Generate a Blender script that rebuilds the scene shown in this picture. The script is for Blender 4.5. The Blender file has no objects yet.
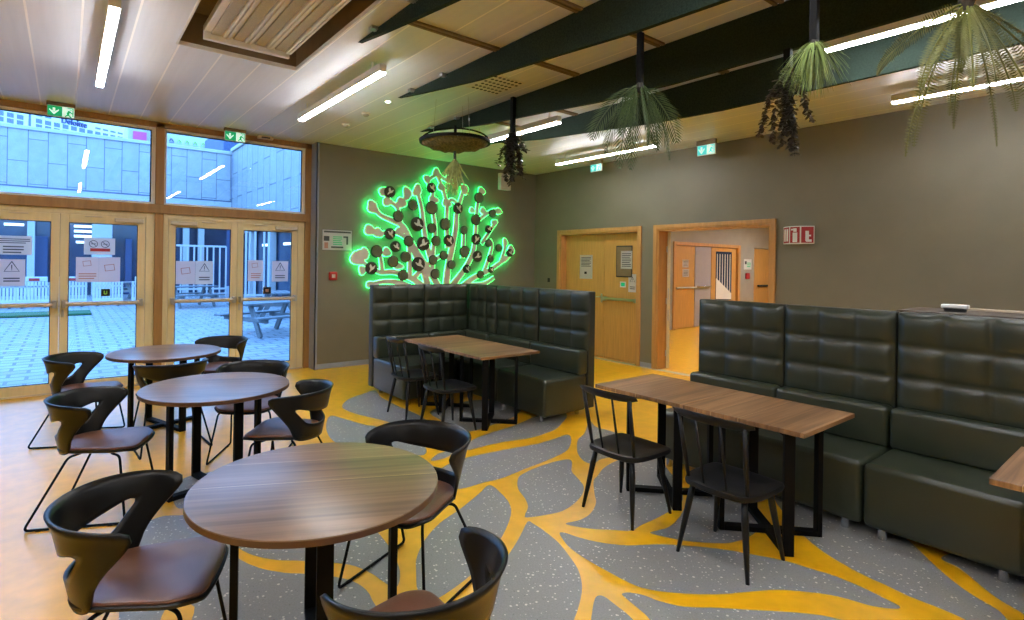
import bpy, bmesh, math, random
from mathutils import Vector, Matrix, noise
random.seed(7)
sc = bpy.context.scene
COL = sc.collection
PI = math.pi

# ------------------------------------------------------------------ camera geometry
EYE = Vector((0, 0, 1.67)); FPX = 546.6; CX, CY = 485.0, 263.7; ROLL = .0145
YAW = math.radians(37.47)
FWD = Vector((math.sin(YAW), math.cos(YAW), 0)); RGT = Vector((math.cos(YAW), -math.sin(YAW), 0)); UP = Vector((0, 0, 1))
def at(u, v, X=None, Y=None, Z=None):
    """point of the room on the plane X=, Y= or Z= that the photograph shows at (u, v)"""
    dx, dy = u - CX, v - CY
    c, n = math.cos(ROLL), math.sin(ROLL)
    x = dx*c + dy*n; y = -dx*n + dy*c
    d = FWD + RGT*(x/FPX) - UP*(y/FPX)
    t = (Z - EYE.z)/d.z if Z is not None else (X/d.x if X is not None else Y/d.y)
    return EYE + d*t

cam_d = bpy.data.cameras.new('camera'); cam = bpy.data.objects.new('camera', cam_d); COL.objects.link(cam)
cam_d.sensor_width = 36; cam_d.sensor_fit = 'HORIZONTAL'; cam_d.lens = 36*FPX/1024
cam_d.shift_x = (512 - CX)/1024; cam_d.shift_y = -(310 - CY)/1024
cam_d.clip_start = .05; cam_d.clip_end = 500
r_ = RGT*math.cos(ROLL) + UP*math.sin(ROLL); u_ = -RGT*math.sin(ROLL) + UP*math.cos(ROLL)
m = Matrix((r_, u_, -FWD)).transposed().to_4x4(); m.translation = EYE
cam.matrix_world = m
sc.camera = cam
sc.view_settings.view_transform = 'Standard'; sc.view_settings.look = 'None'
sc.view_settings.gamma = 1; sc.view_settings.use_curve_mapping = False
sc.view_settings.exposure = 0.55
sc.cycles.use_denoising = True
sc.cycles.max_bounces = 8; sc.cycles.diffuse_bounces = 5; sc.cycles.glossy_bounces = 4
sc.cycles.transparent_max_bounces = 12
sc.cycles.sample_clamp_indirect = 6
sc.cycles.caustics_reflective = False; sc.cycles.caustics_refractive = False

# ------------------------------------------------------------------ materials
def lin(c):
    return tuple(((x/255)/12.92 if x/255 <= .04045 else ((x/255+.055)/1.055)**2.4) for x in c) + (1,)
def nodes(name):
    m = bpy.data.materials.new(name); m.use_nodes = True
    nt = m.node_tree
    return m, nt, nt.nodes, nt.links, nt.nodes['Principled BSDF']
def mat(name, rgb, rough=.5, metal=0, spec=.5, var=0, vscale=8, bump=0, bscale=60, stretch=(1, 1, 1), coat=0):
    m, nt, N, L, p = nodes(name)
    c = lin(rgb)
    p.inputs['Base Color'].default_value = c; p.inputs['Roughness'].default_value = rough
    p.inputs['Metallic'].default_value = metal; p.inputs['Specular IOR Level'].default_value = spec
    p.inputs['Coat Weight'].default_value = coat
    tc = N.new('ShaderNodeTexCoord'); mp = N.new('ShaderNodeMapping'); L.new(tc.outputs['Object'], mp.inputs['Vector'])
    mp.inputs['Scale'].default_value = stretch
    if var:
        n = N.new('ShaderNodeTexNoise'); n.inputs['Scale'].default_value = vscale; n.inputs['Detail'].default_value = 5
        L.new(mp.outputs[0], n.inputs['Vector'])
        r = N.new('ShaderNodeValToRGB'); r.color_ramp.elements[0].position = .3; r.color_ramp.elements[1].position = .7
        r.color_ramp.elements[0].color = tuple(x*(1-var) for x in c[:3])+(1,)
        r.color_ramp.elements[1].color = tuple(min(1, x*(1+var)) for x in c[:3])+(1,)
        L.new(n.outputs['Fac'], r.inputs['Fac']); L.new(r.outputs['Color'], p.inputs['Base Color'])
    if bump:
        n = N.new('ShaderNodeTexNoise'); n.inputs['Scale'].default_value = bscale; n.inputs['Detail'].default_value = 3
        L.new(mp.outputs[0], n.inputs['Vector'])
        b = N.new('ShaderNodeBump'); b.inputs['Strength'].default_value = bump; b.inputs['Distance'].default_value = .01
        L.new(n.outputs['Fac'], b.inputs['Height']); L.new(b.outputs['Normal'], p.inputs['Normal'])
    return m
def emit(name, rgb, strength):
    m, nt, N, L, p = nodes(name)
    p.inputs['Base Color'].default_value = lin(rgb) if strength < 1 else (.8, .8, .8, 1)
    p.inputs['Emission Color'].default_value = lin(rgb); p.inputs['Emission Strength'].default_value = strength
    return m
def math_node(N, L, op, a, b=None, c=None):
    n = N.new('ShaderNodeMath'); n.operation = op
    for i, v in enumerate((a, b, c)):
        if v is None: continue
        if isinstance(v, (int, float)): n.inputs[i].default_value = v
        else: L.new(v, n.inputs[i])
    return n.outputs[0]
def mixc(N, L, f, a, b):
    n = N.new('ShaderNodeMix'); n.data_type = 'RGBA'
    for s, v in ((0, f), (6, a), (7, b)):
        if isinstance(v, (int, float)): n.inputs[s].default_value = v
        elif isinstance(v, tuple): n.inputs[s].default_value = v
        else: L.new(v, n.inputs[s])
    return n.outputs[2]
def wood_planks(name, dark, mid, light, width=.12, axis=0, angle=0, rough=.32, seam=.5):
    """wood with the grain along local axis, boards of the given width, thin pale seams"""
    m, nt, N, L, p = nodes(name)
    tc = N.new('ShaderNodeTexCoord'); mp = N.new('ShaderNodeMapping'); L.new(tc.outputs['Object'], mp.inputs['Vector'])
    mp.inputs['Rotation'].default_value = (0, 0, angle)
    sp = N.new('ShaderNodeSeparateXYZ'); L.new(mp.outputs[0], sp.inputs[0])
    across = sp.outputs[1-axis]; along = sp.outputs[axis]
    q = math_node(N, L, 'DIVIDE', across, width); fl = math_node(N, L, 'FLOOR', q); fr = math_node(N, L, 'FRACT', q)
    wn = N.new('ShaderNodeTexWhiteNoise'); wn.noise_dimensions = '1D'; L.new(fl, wn.inputs['W'])
    cb = N.new('ShaderNodeCombineXYZ')
    L.new(math_node(N, L, 'MULTIPLY', along, 1.2), cb.inputs[0]); L.new(math_node(N, L, 'MULTIPLY', across, 26), cb.inputs[1])
    L.new(math_node(N, L, 'MULTIPLY', wn.outputs[0], 40), cb.inputs[2])
    n = N.new('ShaderNodeTexNoise'); n.inputs['Scale'].default_value = 1; n.inputs['Detail'].default_value = 6; n.inputs['Distortion'].default_value = .6
    L.new(cb.outputs[0], n.inputs['Vector'])
    r = N.new('ShaderNodeValToRGB'); e = r.color_ramp.elements
    e[0].position = .32; e[0].color = lin(dark); e[1].position = .72; e[1].color = lin(light)
    k = e.new(.5); k.color = lin(mid)
    L.new(n.outputs['Fac'], r.inputs['Fac'])
    shade = math_node(N, L, 'MULTIPLY_ADD', wn.outputs[0], .45, .78)
    mul = N.new('ShaderNodeMix'); mul.data_type = 'RGBA'; mul.blend_type = 'MULTIPLY'; mul.inputs[0].default_value = 1
    L.new(r.outputs[0], mul.inputs[6]); L.new(shade, mul.inputs[7])
    s = math_node(N, L, 'LESS_THAN', fr, .024)
    s2 = math_node(N, L, 'MULTIPLY', s, math_node(N, L, 'GREATER_THAN', wn.outputs[0], .3))
    f = math_node(N, L, 'MULTIPLY', s2, min(1, seam*1.4))
    L.new(mixc(N, L, f, mul.outputs[2], lin((225, 190, 140))), p.inputs['Base Color'])
    p.inputs['Roughness'].default_value = rough
    b = N.new('ShaderNodeBump'); b.inputs['Strength'].default_value = .08; b.inputs['Distance'].default_value = .003
    L.new(n.outputs['Fac'], b.inputs['Height']); L.new(b.outputs[0], p.inputs['Normal'])
    return m
def speckled(name, base, rough=.38):
    m, nt, N, L, p = nodes(name)
    tc = N.new('ShaderNodeTexCoord'); o = tc.outputs['Object']
    n = N.new('ShaderNodeTexNoise'); n.inputs['Scale'].default_value = 120; n.inputs['Detail'].default_value = 2; L.new(o, n.inputs['Vector'])
    c1 = mixc(N, L, n.outputs['Fac'], tuple(x*.72 for x in lin(base)[:3])+(1,), tuple(x*1.28 for x in lin(base)[:3])+(1,))
    v = N.new('ShaderNodeTexVoronoi'); v.inputs['Scale'].default_value = 46; v.inputs['Randomness'].default_value = 1; L.new(o, v.inputs['Vector'])
    wn = N.new('ShaderNodeTexWhiteNoise'); wn.noise_dimensions = '3D'; L.new(v.outputs['Color'], wn.inputs['Vector'])
    rad = math_node(N, L, 'MULTIPLY', math_node(N, L, 'POWER', wn.outputs[0], 1.8), .34)
    chip = math_node(N, L, 'LESS_THAN', v.outputs['Distance'], rad)
    c2 = mixc(N, L, math_node(N, L, 'MULTIPLY', chip, .85), c1, lin((225, 220, 210)))
    v2 = N.new('ShaderNodeTexVoronoi'); v2.inputs['Scale'].default_value = 30; L.new(o, v2.inputs['Vector'])
    chip2 = math_node(N, L, 'LESS_THAN', v2.outputs['Distance'], .1)
    c3 = mixc(N, L, math_node(N, L, 'MULTIPLY', chip2, .5), c2, lin((50, 48, 46)))
    L.new(c3, p.inputs['Base Color']); p.inputs['Roughness'].default_value = rough
    return m
def ceiling_mat():
    m, nt, N, L, p = nodes('ceiling_planks')
    tc = N.new('ShaderNodeTexCoord'); sp = N.new('ShaderNodeSeparateXYZ'); L.new(tc.outputs['Object'], sp.inputs[0])
    q = math_node(N, L, 'DIVIDE', math_node(N, L, 'SUBTRACT', sp.outputs[0], .068), .3345)
    fr = math_node(N, L, 'FRACT', q)
    s = math_node(N, L, 'LESS_THAN', fr, .045)
    n = N.new('ShaderNodeTexNoise'); n.inputs['Scale'].default_value = 1; n.inputs['Detail'].default_value = 4
    mp = N.new('ShaderNodeMapping'); mp.inputs['Scale'].default_value = (22, .8, 1); L.new(tc.outputs['Object'], mp.inputs[0]); L.new(mp.outputs[0], n.inputs['Vector'])
    base = mixc(N, L, n.outputs['Fac'], lin((210, 214, 220)), lin((228, 231, 236)))
    L.new(mixc(N, L, s, base, lin((250, 248, 244))), p.inputs['Base Color'])
    q2 = math_node(N, L, 'FRACT', math_node(N, L, 'DIVIDE', sp.outputs[1], 1.9))
    p.inputs['Roughness'].default_value = .38; p.inputs['Specular IOR Level'].default_value = .4
    b = N.new('ShaderNodeBump'); b.inputs['Strength'].default_value = .5; b.inputs['Distance'].default_value = .004
    L.new(s, b.inputs['Height']); L.new(b.outputs[0], p.inputs['Normal'])
    return m
def glass_mat(name, tint=(.93, .97, 1, 1), rough=0):
    m, nt, N, L, p = nodes(name)
    out = [n for n in N if n.type == 'OUTPUT_MATERIAL'][0]
    t = N.new('ShaderNodeBsdfTransparent'); t.inputs[0].default_value = tint
    g = N.new('ShaderNodeBsdfGlossy'); g.inputs['Roughness'].default_value = rough
    f = N.new('ShaderNodeFresnel'); f.inputs[0].default_value = 1.5
    x = N.new('ShaderNodeMixShader'); L.new(f.outputs[0], x.inputs[0]); L.new(t.outputs[0], x.inputs[1]); L.new(g.outputs[0], x.inputs[2])
    L.new(x.outputs[0], out.inputs[0]); N.remove(p)
    return m
def brickish(name, base, joint, sx, sz, rough=.7, mortar=.02, offset=.5, axis='XZ', var=.12):
    m, nt, N, L, p = nodes(name)
    tc = N.new('ShaderNodeTexCoord'); sp = N.new('ShaderNodeSeparateXYZ'); L.new(tc.outputs['Object'], sp.inputs[0])
    cb = N.new('ShaderNodeCombineXYZ')
    a, b = {'XZ': (0, 2), 'YZ': (1, 2), 'XY': (0, 1), 'ZX': (2, 0), 'ZY': (2, 1)}[axis]
    L.new(sp.outputs[a], cb.inputs[0]); L.new(sp.outputs[b], cb.inputs[1])
    t = N.new('ShaderNodeTexBrick'); t.offset = offset
    t.inputs['Scale'].default_value = 1; t.inputs['Brick Width'].default_value = sx; t.inputs['Row Height'].default_value = sz
    t.inputs['Mortar Size'].default_value = mortar
    c = lin(base)
    t.inputs['Color1'].default_value = tuple(x*(1-var) for x in c[:3])+(1,); t.inputs['Color2'].default_value = tuple(min(1, x*(1+var)) for x in c[:3])+(1,)
    t.inputs['Mortar'].default_value = lin(joint)
    L.new(cb.outputs[0], t.inputs['Vector'])
    n = N.new('ShaderNodeTexNoise'); n.inputs['Scale'].default_value = 3; n.inputs['Detail'].default_value = 6; L.new(tc.outputs['Object'], n.inputs['Vector'])
    mul = N.new('ShaderNodeMix'); mul.data_type = 'RGBA'; mul.blend_type = 'MULTIPLY'; mul.inputs[0].default_value = 1
    L.new(t.outputs['Color'], mul.inputs[6]); L.new(math_node(N, L, 'MULTIPLY_ADD', n.outputs['Fac'], .5, .75), mul.inputs[7])
    L.new(mul.outputs[2], p.inputs['Base Color']); p.inputs['Roughness'].default_value = rough
    return m

M = {}
M['wall'] = mat('wall_taupe', (114, 109, 91), .55, var=.05, vscale=3, bump=.15, bscale=300)
M['wall_light'] = mat('hall_wall', (150, 144, 132), .6, var=.05, vscale=3)
M['reveal'] = mat('reveal_paint', (140, 146, 158), .5, var=.04)
M['yellow'] = mat('yellow_linoleum', (240, 178, 12), .32, var=.09, vscale=9, bump=.03, bscale=40)
for k_ in ('yellow',):
    p_ = M[k_].node_tree.nodes['Principled BSDF']; p_.inputs['Coat Weight'].default_value = .5; p_.inputs['Coat Roughness'].default_value = .34
M['grey'] = speckled('grey_speckled_vinyl', (138, 138, 136))
M['grey_strip'] = speckled('pale_speckled_vinyl', (165, 162, 156))
M['ceiling'] = ceiling_mat()
M['recess'] = mat('recess_brown', (120, 100, 70), .6, var=.1)
M['felt'] = mat('dark_green_felt', (42, 54, 47), .95, spec=.1, var=.35, vscale=90, bump=.4, bscale=250)
M['black_metal'] = mat('black_powder_coat', (9, 9, 10), .6, spec=.12, var=.1, bump=.05, bscale=300)
M['black_plastic'] = mat('black_plastic', (13, 14, 15), .33, spec=.3, var=.08, vscale=20, bump=.04, bscale=400)
M['black_wood'] = mat('black_stained_wood', (17, 18, 20), .42, spec=.3, var=.2, vscale=6, stretch=(1, 1, 8), bump=.08, bscale=80)
M['brown_leather'] = mat('brown_leather', (108, 72, 56), .36, var=.14, vscale=7, bump=.12, bscale=220)
M['green_leather'] = mat('dark_green_leather', (47, 53, 41), .29, var=.08, vscale=5, bump=.1, bscale=260, spec=.55)
M['green_leather_side'] = mat('dark_grey_panel_fabric', (46, 50, 44), .5, var=.08, vscale=5)
M['chrome'] = mat('brushed_chrome', (200, 200, 205), .25, metal=1, var=.05)
M['steel'] = mat('brushed_steel', (190, 188, 180), .35, metal=1, var=.05)
M['table_round'] = wood_planks('walnut_boards_round', (100, 76, 55), (124, 96, 70), (140, 111, 83), .125, 0, math.radians(25), rough=.3)
M['table_rect'] = wood_planks('walnut_boards', (98, 68, 44), (132, 97, 64), (158, 121, 84), .09, 0, 0, rough=.35)
M['table_edge'] = mat('table_edge', (84, 58, 42), .4, var=.15, vscale=12)
M['oak'] = mat('oak_veneer', (192, 144, 74), .45, var=.13, vscale=5, stretch=(9, 9, .5), bump=.04)
M['oak_trim'] = mat('oak_trim', (188, 138, 78), .4, var=.12, vscale=4, stretch=(6, 6, .7))
M['post'] = mat('window_post_wood', (148, 110, 60), .45, var=.15, vscale=4, stretch=(6, 6, .7))
M['cream'] = mat('door_frame_cream', (212, 196, 152), .42, var=.05, vscale=4, stretch=(5, 5, .6))
M['silver'] = mat('silver_paint', (196, 184, 164), .35, var=.04, metal=.2)
M['white_metal'] = mat('white_metal', (222, 218, 208), .4, var=.03)
M['perf'] = mat('perforated_strip', (182, 178, 170), .6, var=.2, vscale=200)
M['glass'] = glass_mat('window_glass')
M['dark_gap'] = mat('dark_gap', (24, 22, 20), .8, var=.1)
M['paper'] = mat('paper', (226, 222, 216), .8, var=.03)
M['paper_pink'] = mat('paper_pinkish', (226, 208, 208), .8, var=.03)
for k_ in ('paper', 'paper_pink'):
    nt_ = M[k_].node_tree; N_, L_n = nt_.nodes, nt_.links; out_ = [n for n in N_ if n.type == 'OUTPUT_MATERIAL'][0]
    tr_ = N_.new('ShaderNodeBsdfTranslucent'); tr_.inputs[0].default_value = lin((235, 230, 232)); mx_ = N_.new('ShaderNodeMixShader'); mx_.inputs[0].default_value = .45
    L_n.new(N_['Principled BSDF'].outputs[0], mx_.inputs[1]); L_n.new(tr_.outputs[0], mx_.inputs[2]); L_n.new(mx_.outputs[0], out_.inputs[0])
M['ink'] = mat('ink', (70, 68, 70), .8, var=.05)
M['ink_red'] = mat('red_ink', (180, 52, 52), .8, var=.05)
M['ink_tan'] = mat('tan_print', (196, 140, 120), .8, var=.05)
M['red'] = mat('red_plastic', (158, 24, 30), .4, var=.05)
M['white'] = mat('white_plastic', (225, 225, 222), .5, var=.03)
M['sign_green'] = emit('exit_sign_green', (0, 150, 95), .6)
M['sign_white'] = emit('exit_sign_white', (215, 255, 240), .5)
M['sign_cyan'] = emit('exit_sign_cyan', (70, 190, 190), .6)
M['lamp'] = emit('lamp_diffuser', (245, 247, 251), 54)
M['spot'] = emit('spot_led', (240, 255, 230), 20)
M['led'] = emit('green_led', (30, 255, 120), 4.4)
M['tree'] = mat('tree_panel_beige', (206, 196, 182), .5, var=.06)
M['moss'] = mat('preserved_moss_grey', (104, 106, 84), .95, var=.3, vscale=120, bump=.8, bscale=160)
M['moss_rim'] = mat('moss_disc_rim', (40, 34, 26), .6, var=.1)
M['bark'] = mat('dark_wood_disc', (62, 50, 38), .7, var=.25, vscale=12)
M['bird'] = mat('white_bird', (222, 216, 206), .6, var=.04)
M['leaf_palm'] = mat('palm_green', (58, 78, 38), .55, var=.3, vscale=9)
M['leaf_fern'] = mat('fern_green', (84, 86, 26), .55, var=.4, vscale=5)
M['leaf_grass'] = mat('grass_green', (118, 138, 74), .55, var=.3, vscale=9)
M['leaf_dark'] = mat('dark_purple_leaves', (46, 42, 38), .4, var=.4, vscale=30)
M['leaf_olive'] = mat('olive_stems', (168, 172, 100), .6, var=.3, vscale=20)
M['moss_planter'] = mat('moss_planter', (98, 94, 54), .95, var=.5, vscale=40, bump=1, bscale=60)
M['stone_panel'] = brickish('facade_stone_panels', (186, 190, 196), (112, 116, 124), 1.9, .66, axis='ZX', mortar=.016, var=.04)
M['stone_panel_side'] = brickish('facade_stone_panels_side', (176, 180, 184), (120, 124, 130), 2.4, .9, axis='ZY', mortar=.03, var=.05)
M['paving'] = brickish('wet_paving', (176, 182, 188), (110, 116, 122), .42, .28, axis='XY', mortar=.025, var=.12, rough=.45)
M['ext_white'] = mat('far_render', (205, 208, 210), .7, var=.03)
M['ext_dark_glass'] = mat('dark_glazing', (44, 60, 84), .15, var=.2, vscale=.8)
M['ext_dark'] = mat('far_window', (84, 100, 130), .4, var=.1)
M['ext_blue'] = mat('blue_door_paint', (60, 84, 130), .6, var=.05)
M['ext_plastic'] = mat('barrier_white_plastic', (228, 230, 232), .5, var=.03)
M['ext_wood'] = mat('weathered_wood', (130, 134, 138), .8, var=.15, vscale=5)
M['ext_green'] = mat('artificial_turf', (60, 110, 70), .9, var=.3, vscale=40)
M['ext_lamp'] = emit('office_lamp', (220, 240, 255), 1.6)
for k_ in ('stone_panel', 'stone_panel_side', 'paving', 'ext_white', 'ext_dark', 'ext_blue', 'ext_plastic', 'ext_wood', 'ext_green'):
    for n_ in M[k_].node_tree.nodes:
        for i_ in n_.inputs:
            if i_.name in ('Base Color', 'Color1', 'Color2', 'Mortar') and not i_.is_linked: c_ = i_.default_value; i_.default_value = (c_[0]*.6, c_[1]*.6, c_[2]*.6, 1)
        if n_.type == 'VALTORGB':
            for e_ in n_.color_ramp.elements: c_ = e_.color; e_.color = (c_[0]*.6, c_[1]*.6, c_[2]*.6, 1)
M['pink'] = mat('pink_sign', (205, 70, 130), .6, var=.03)
M['lime'] = mat('lime_sign', (140, 190, 60), .6, var=.05)
M['navy'] = mat('navy_letters', (30, 44, 90), .6, var=.03)
M['dark_wood'] = mat('dark_ledge_wood', (72, 60, 50), .4, var=.12, vscale=4, stretch=(6, 1, 1))
M['grey_door'] = mat('grey_door_paint', (160, 154, 158), .5, var=.03)

# ------------------------------------------------------------------ mesh helpers
def B(): return bmesh.new()
def box(bm, x0, x1, y0, y1, z0, z1, bev=0, seg=2, mi=0):
    vs = [bm.verts.new((x, y, z)) for x in (x0, x1) for y in (y0, y1) for z in (z0, z1)]
    f = [(0, 1, 3, 2), (4, 6, 7, 5), (0, 4, 5, 1), (2, 3, 7, 6), (0, 2, 6, 4), (1, 5, 7, 3)]
    fs = [bm.faces.new([vs[i] for i in q]) for q in f]
    for q in fs: q.material_index = mi
    if bev:
        es = list({e for q in fs for e in q.edges})
        bmesh.ops.bevel(bm, geom=es, offset=bev, segments=seg, profile=.5, affect='EDGES')
    return bm
def obox(bm, c, sx, sy, sz, rot=0, bev=0, tilt=None):
    """box centred at c, turned by rot about z (tilt: a full matrix instead)"""
    b2 = B(); box(b2, -sx/2, sx/2, -sy/2, sy/2, -sz/2, sz/2, bev)
    mt = Matrix.Translation(c) @ (tilt if tilt else Matrix.Rotation(rot, 4, 'Z'))
    b2.transform(mt); me = bpy.data.meshes.new('t'); b2.to_mesh(me); b2.free(); bm.from_mesh(me); bpy.data.meshes.remove(me)
    return bm
def frames(pts):
    pts = [Vector(p) for p in pts]; out = []; n = None
    for i, p in enumerate(pts):
        if i == 0: t = pts[1]-p
        elif i == len(pts)-1: t = p-pts[i-1]
        else: t = (pts[i+1]-p).normalized() + (p-pts[i-1]).normalized()
        t.normalize()
        if n is None:
            a = Vector((0, 0, 1)) if abs(t.z) < .9 else Vector((1, 0, 0)); n = t.cross(a).normalized()
        else:
            n = (n - t*n.dot(t)).normalized()
        out.append((p, t, n, t.cross(n)))
    return out
def tube(bm, pts, r, seg=10, cap=True):
    rs = r if isinstance(r, (list, tuple)) else [r]*len(pts)
    rings = []
    for (p, t, n, b), rr in zip(frames(pts), rs):
        rings.append([bm.verts.new(p + (n*math.cos(a)+b*math.sin(a))*rr) for a in [2*PI*k/seg for k in range(seg)]])
    for A, C in zip(rings, rings[1:]):
        for k in range(seg): bm.faces.new((A[k], A[(k+1) % seg], C[(k+1) % seg], C[k]))
    if cap: bm.faces.new(rings[0][::-1]); bm.faces.new(rings[-1])
    return bm
def arc_fillet(pts, r, n=4):
    """round the corners of a polyline"""
    pts = [Vector(p) for p in pts]; out = [pts[0]]
    for a, b, c in zip(pts, pts[1:], pts[2:]):
        u = (a-b).normalized(); v = (c-b).normalized(); rr = min(r, (a-b).length/2, (c-b).length/2)
        p, q = b+u*rr, b+v*rr
        for k in range(n+1):
            t = k/n; out.append(p*(1-t)**2 + b*2*t*(1-t) + q*t*t)
    out.append(pts[-1]); return out
def lathe(bm, prof, seg=32, c=(0, 0, 0)):
    c = Vector(c); rings = []
    for r, z in prof:
        rings.append([bm.verts.new(c+Vector((r*math.cos(2*PI*k/seg), r*math.sin(2*PI*k/seg), z))) for k in range(seg)])
    for A, C in zip(rings, rings[1:]):
        for k in range(seg): bm.faces.new((A[k], A[(k+1) % seg], C[(k+1) % seg], C[k]))
    bm.faces.new(rings[0][::-1]); bm.faces.new(rings[-1])
    return bm
def prism(bm, poly, z0, z1, mi=0, plane='XY', off=(0, 0, 0)):
    """extrude a polygon; plane XY extrudes in z, XZ in y, YZ in x"""
    def P(a, b, c):
        v = {'XY': (a, b, c), 'XZ': (a, c, b), 'YZ': (c, a, b)}[plane]
        return Vector(v)+Vector(off)
    lo = [bm.verts.new(P(a, b, z0)) for a, b in poly]; hi = [bm.verts.new(P(a, b, z1)) for a, b in poly]
    n = len(poly); fs = []
    fs.append(bm.faces.new(lo[::-1])); fs.append(bm.faces.new(hi))
    for k in range(n): fs.append(bm.faces.new((lo[k], lo[(k+1) % n], hi[(k+1) % n], hi[k])))
    for f in fs: f.material_index = mi
    return bm
def spline(pts, n=6, closed=True):
    pts = [Vector(p) for p in pts]; N = len(pts); out = []
    for i in range(N if closed else N-1):
        if closed: a, b, c, d = pts[i-1], pts[i], pts[(i+1) % N], pts[(i+2) % N]
        else: a, b, c, d = pts[max(i-1, 0)], pts[i], pts[i+1], pts[min(i+2, N-1)]
        for k in range(n):
            t = k/n
            out.append(.5*((2*b)+(c-a)*t+(2*a-5*b+4*c-d)*t*t+(3*b-a-3*c+d)*t**3))
    if not closed: out.append(pts[-1])
    return out
def resample(pts, n):
    d = [0]
    for a, b in zip(pts, pts[1:]): d.append(d[-1]+(b-a).length)
    out = []; j = 0
    for k in range(n+1):
        s = d[-1]*k/n
        while j < len(d)-2 and d[j+1] < s: j += 1
        t = (s-d[j])/max(1e-9, d[j+1]-d[j]); out.append(pts[j].lerp(pts[j+1], min(1, max(0, t))))
    return out
def obj(name, bm, mats, parent=None, loc=None, rot=None, smooth=False, recalc=True):
    if recalc: bmesh.ops.recalc_face_normals(bm, faces=bm.faces)
    me = bpy.data.meshes.new(name); bm.to_mesh(me); bm.free()
    for mm in (mats if isinstance(mats, (list, tuple)) else [mats]): me.materials.append(mm)
    if smooth:
        for p in me.polygons: p.use_smooth = True
        if smooth == 'auto':
            try: me.set_sharp_from_angle(angle=math.radians(38))
            except Exception: pass
    o = bpy.data.objects.new(name, me); COL.objects.link(o)
    if parent: o.parent = parent
    if loc is not None: o.location = loc
    if rot is not None: o.rotation_euler = rot if isinstance(rot, tuple) else (0, 0, rot)
    return o
def tag(o, label, cat, group=None, kind=None):
    o['label'] = label; o['category'] = cat
    if group: o['group'] = group
    if kind: o['kind'] = kind
    return o
def thing(name, label, cat, loc=(0, 0, 0), rot=0, group=None):
    o = bpy.data.objects.new(name, None); COL.objects.link(o); o.empty_display_size = .1
    o.location = loc; o.rotation_euler = rot if isinstance(rot, tuple) else (0, 0, rot)
    return tag(o, label, cat, group)
def struct(name, bm, mats, **k):
    o = obj(name, bm, mats, **k)
    if not k.get('parent'): o['kind'] = 'structure'
    return o
def sthing(name, loc=(0, 0, 0), rot=0):
    o = bpy.data.objects.new(name, None); COL.objects.link(o); o.location = loc; o.rotation_euler = (0, 0, rot); o['kind'] = 'structure'; return o
def dup(root, loc=None, rot=None, label=None, group=None):
    r = root.copy(); COL.objects.link(r)
    if loc is not None: r.location = loc
    if rot is not None: r.rotation_euler = (0, 0, rot)
    if label: r['label'] = label
    if group: r['group'] = group
    for ch in list(root.children):
        c = ch.copy(); COL.objects.link(c); c.parent = r
        for g in list(ch.children):
            d = g.copy(); COL.objects.link(d); d.parent = c
    return r
def solid(o, t, off=0):
    s = o.modifiers.new('thick', 'SOLIDIFY'); s.thickness = t; s.offset = off; return o
def subsurf(o, n=1):
    s = o.modifiers.new('sub', 'SUBSURF'); s.levels = n; s.render_levels = n; return o

H = 3.5; XB = 7.6; YT = 8.25; YW = 8.5
XL, YN = -5.2, -4.5      # the room's left wall and the wall behind the camera

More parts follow.
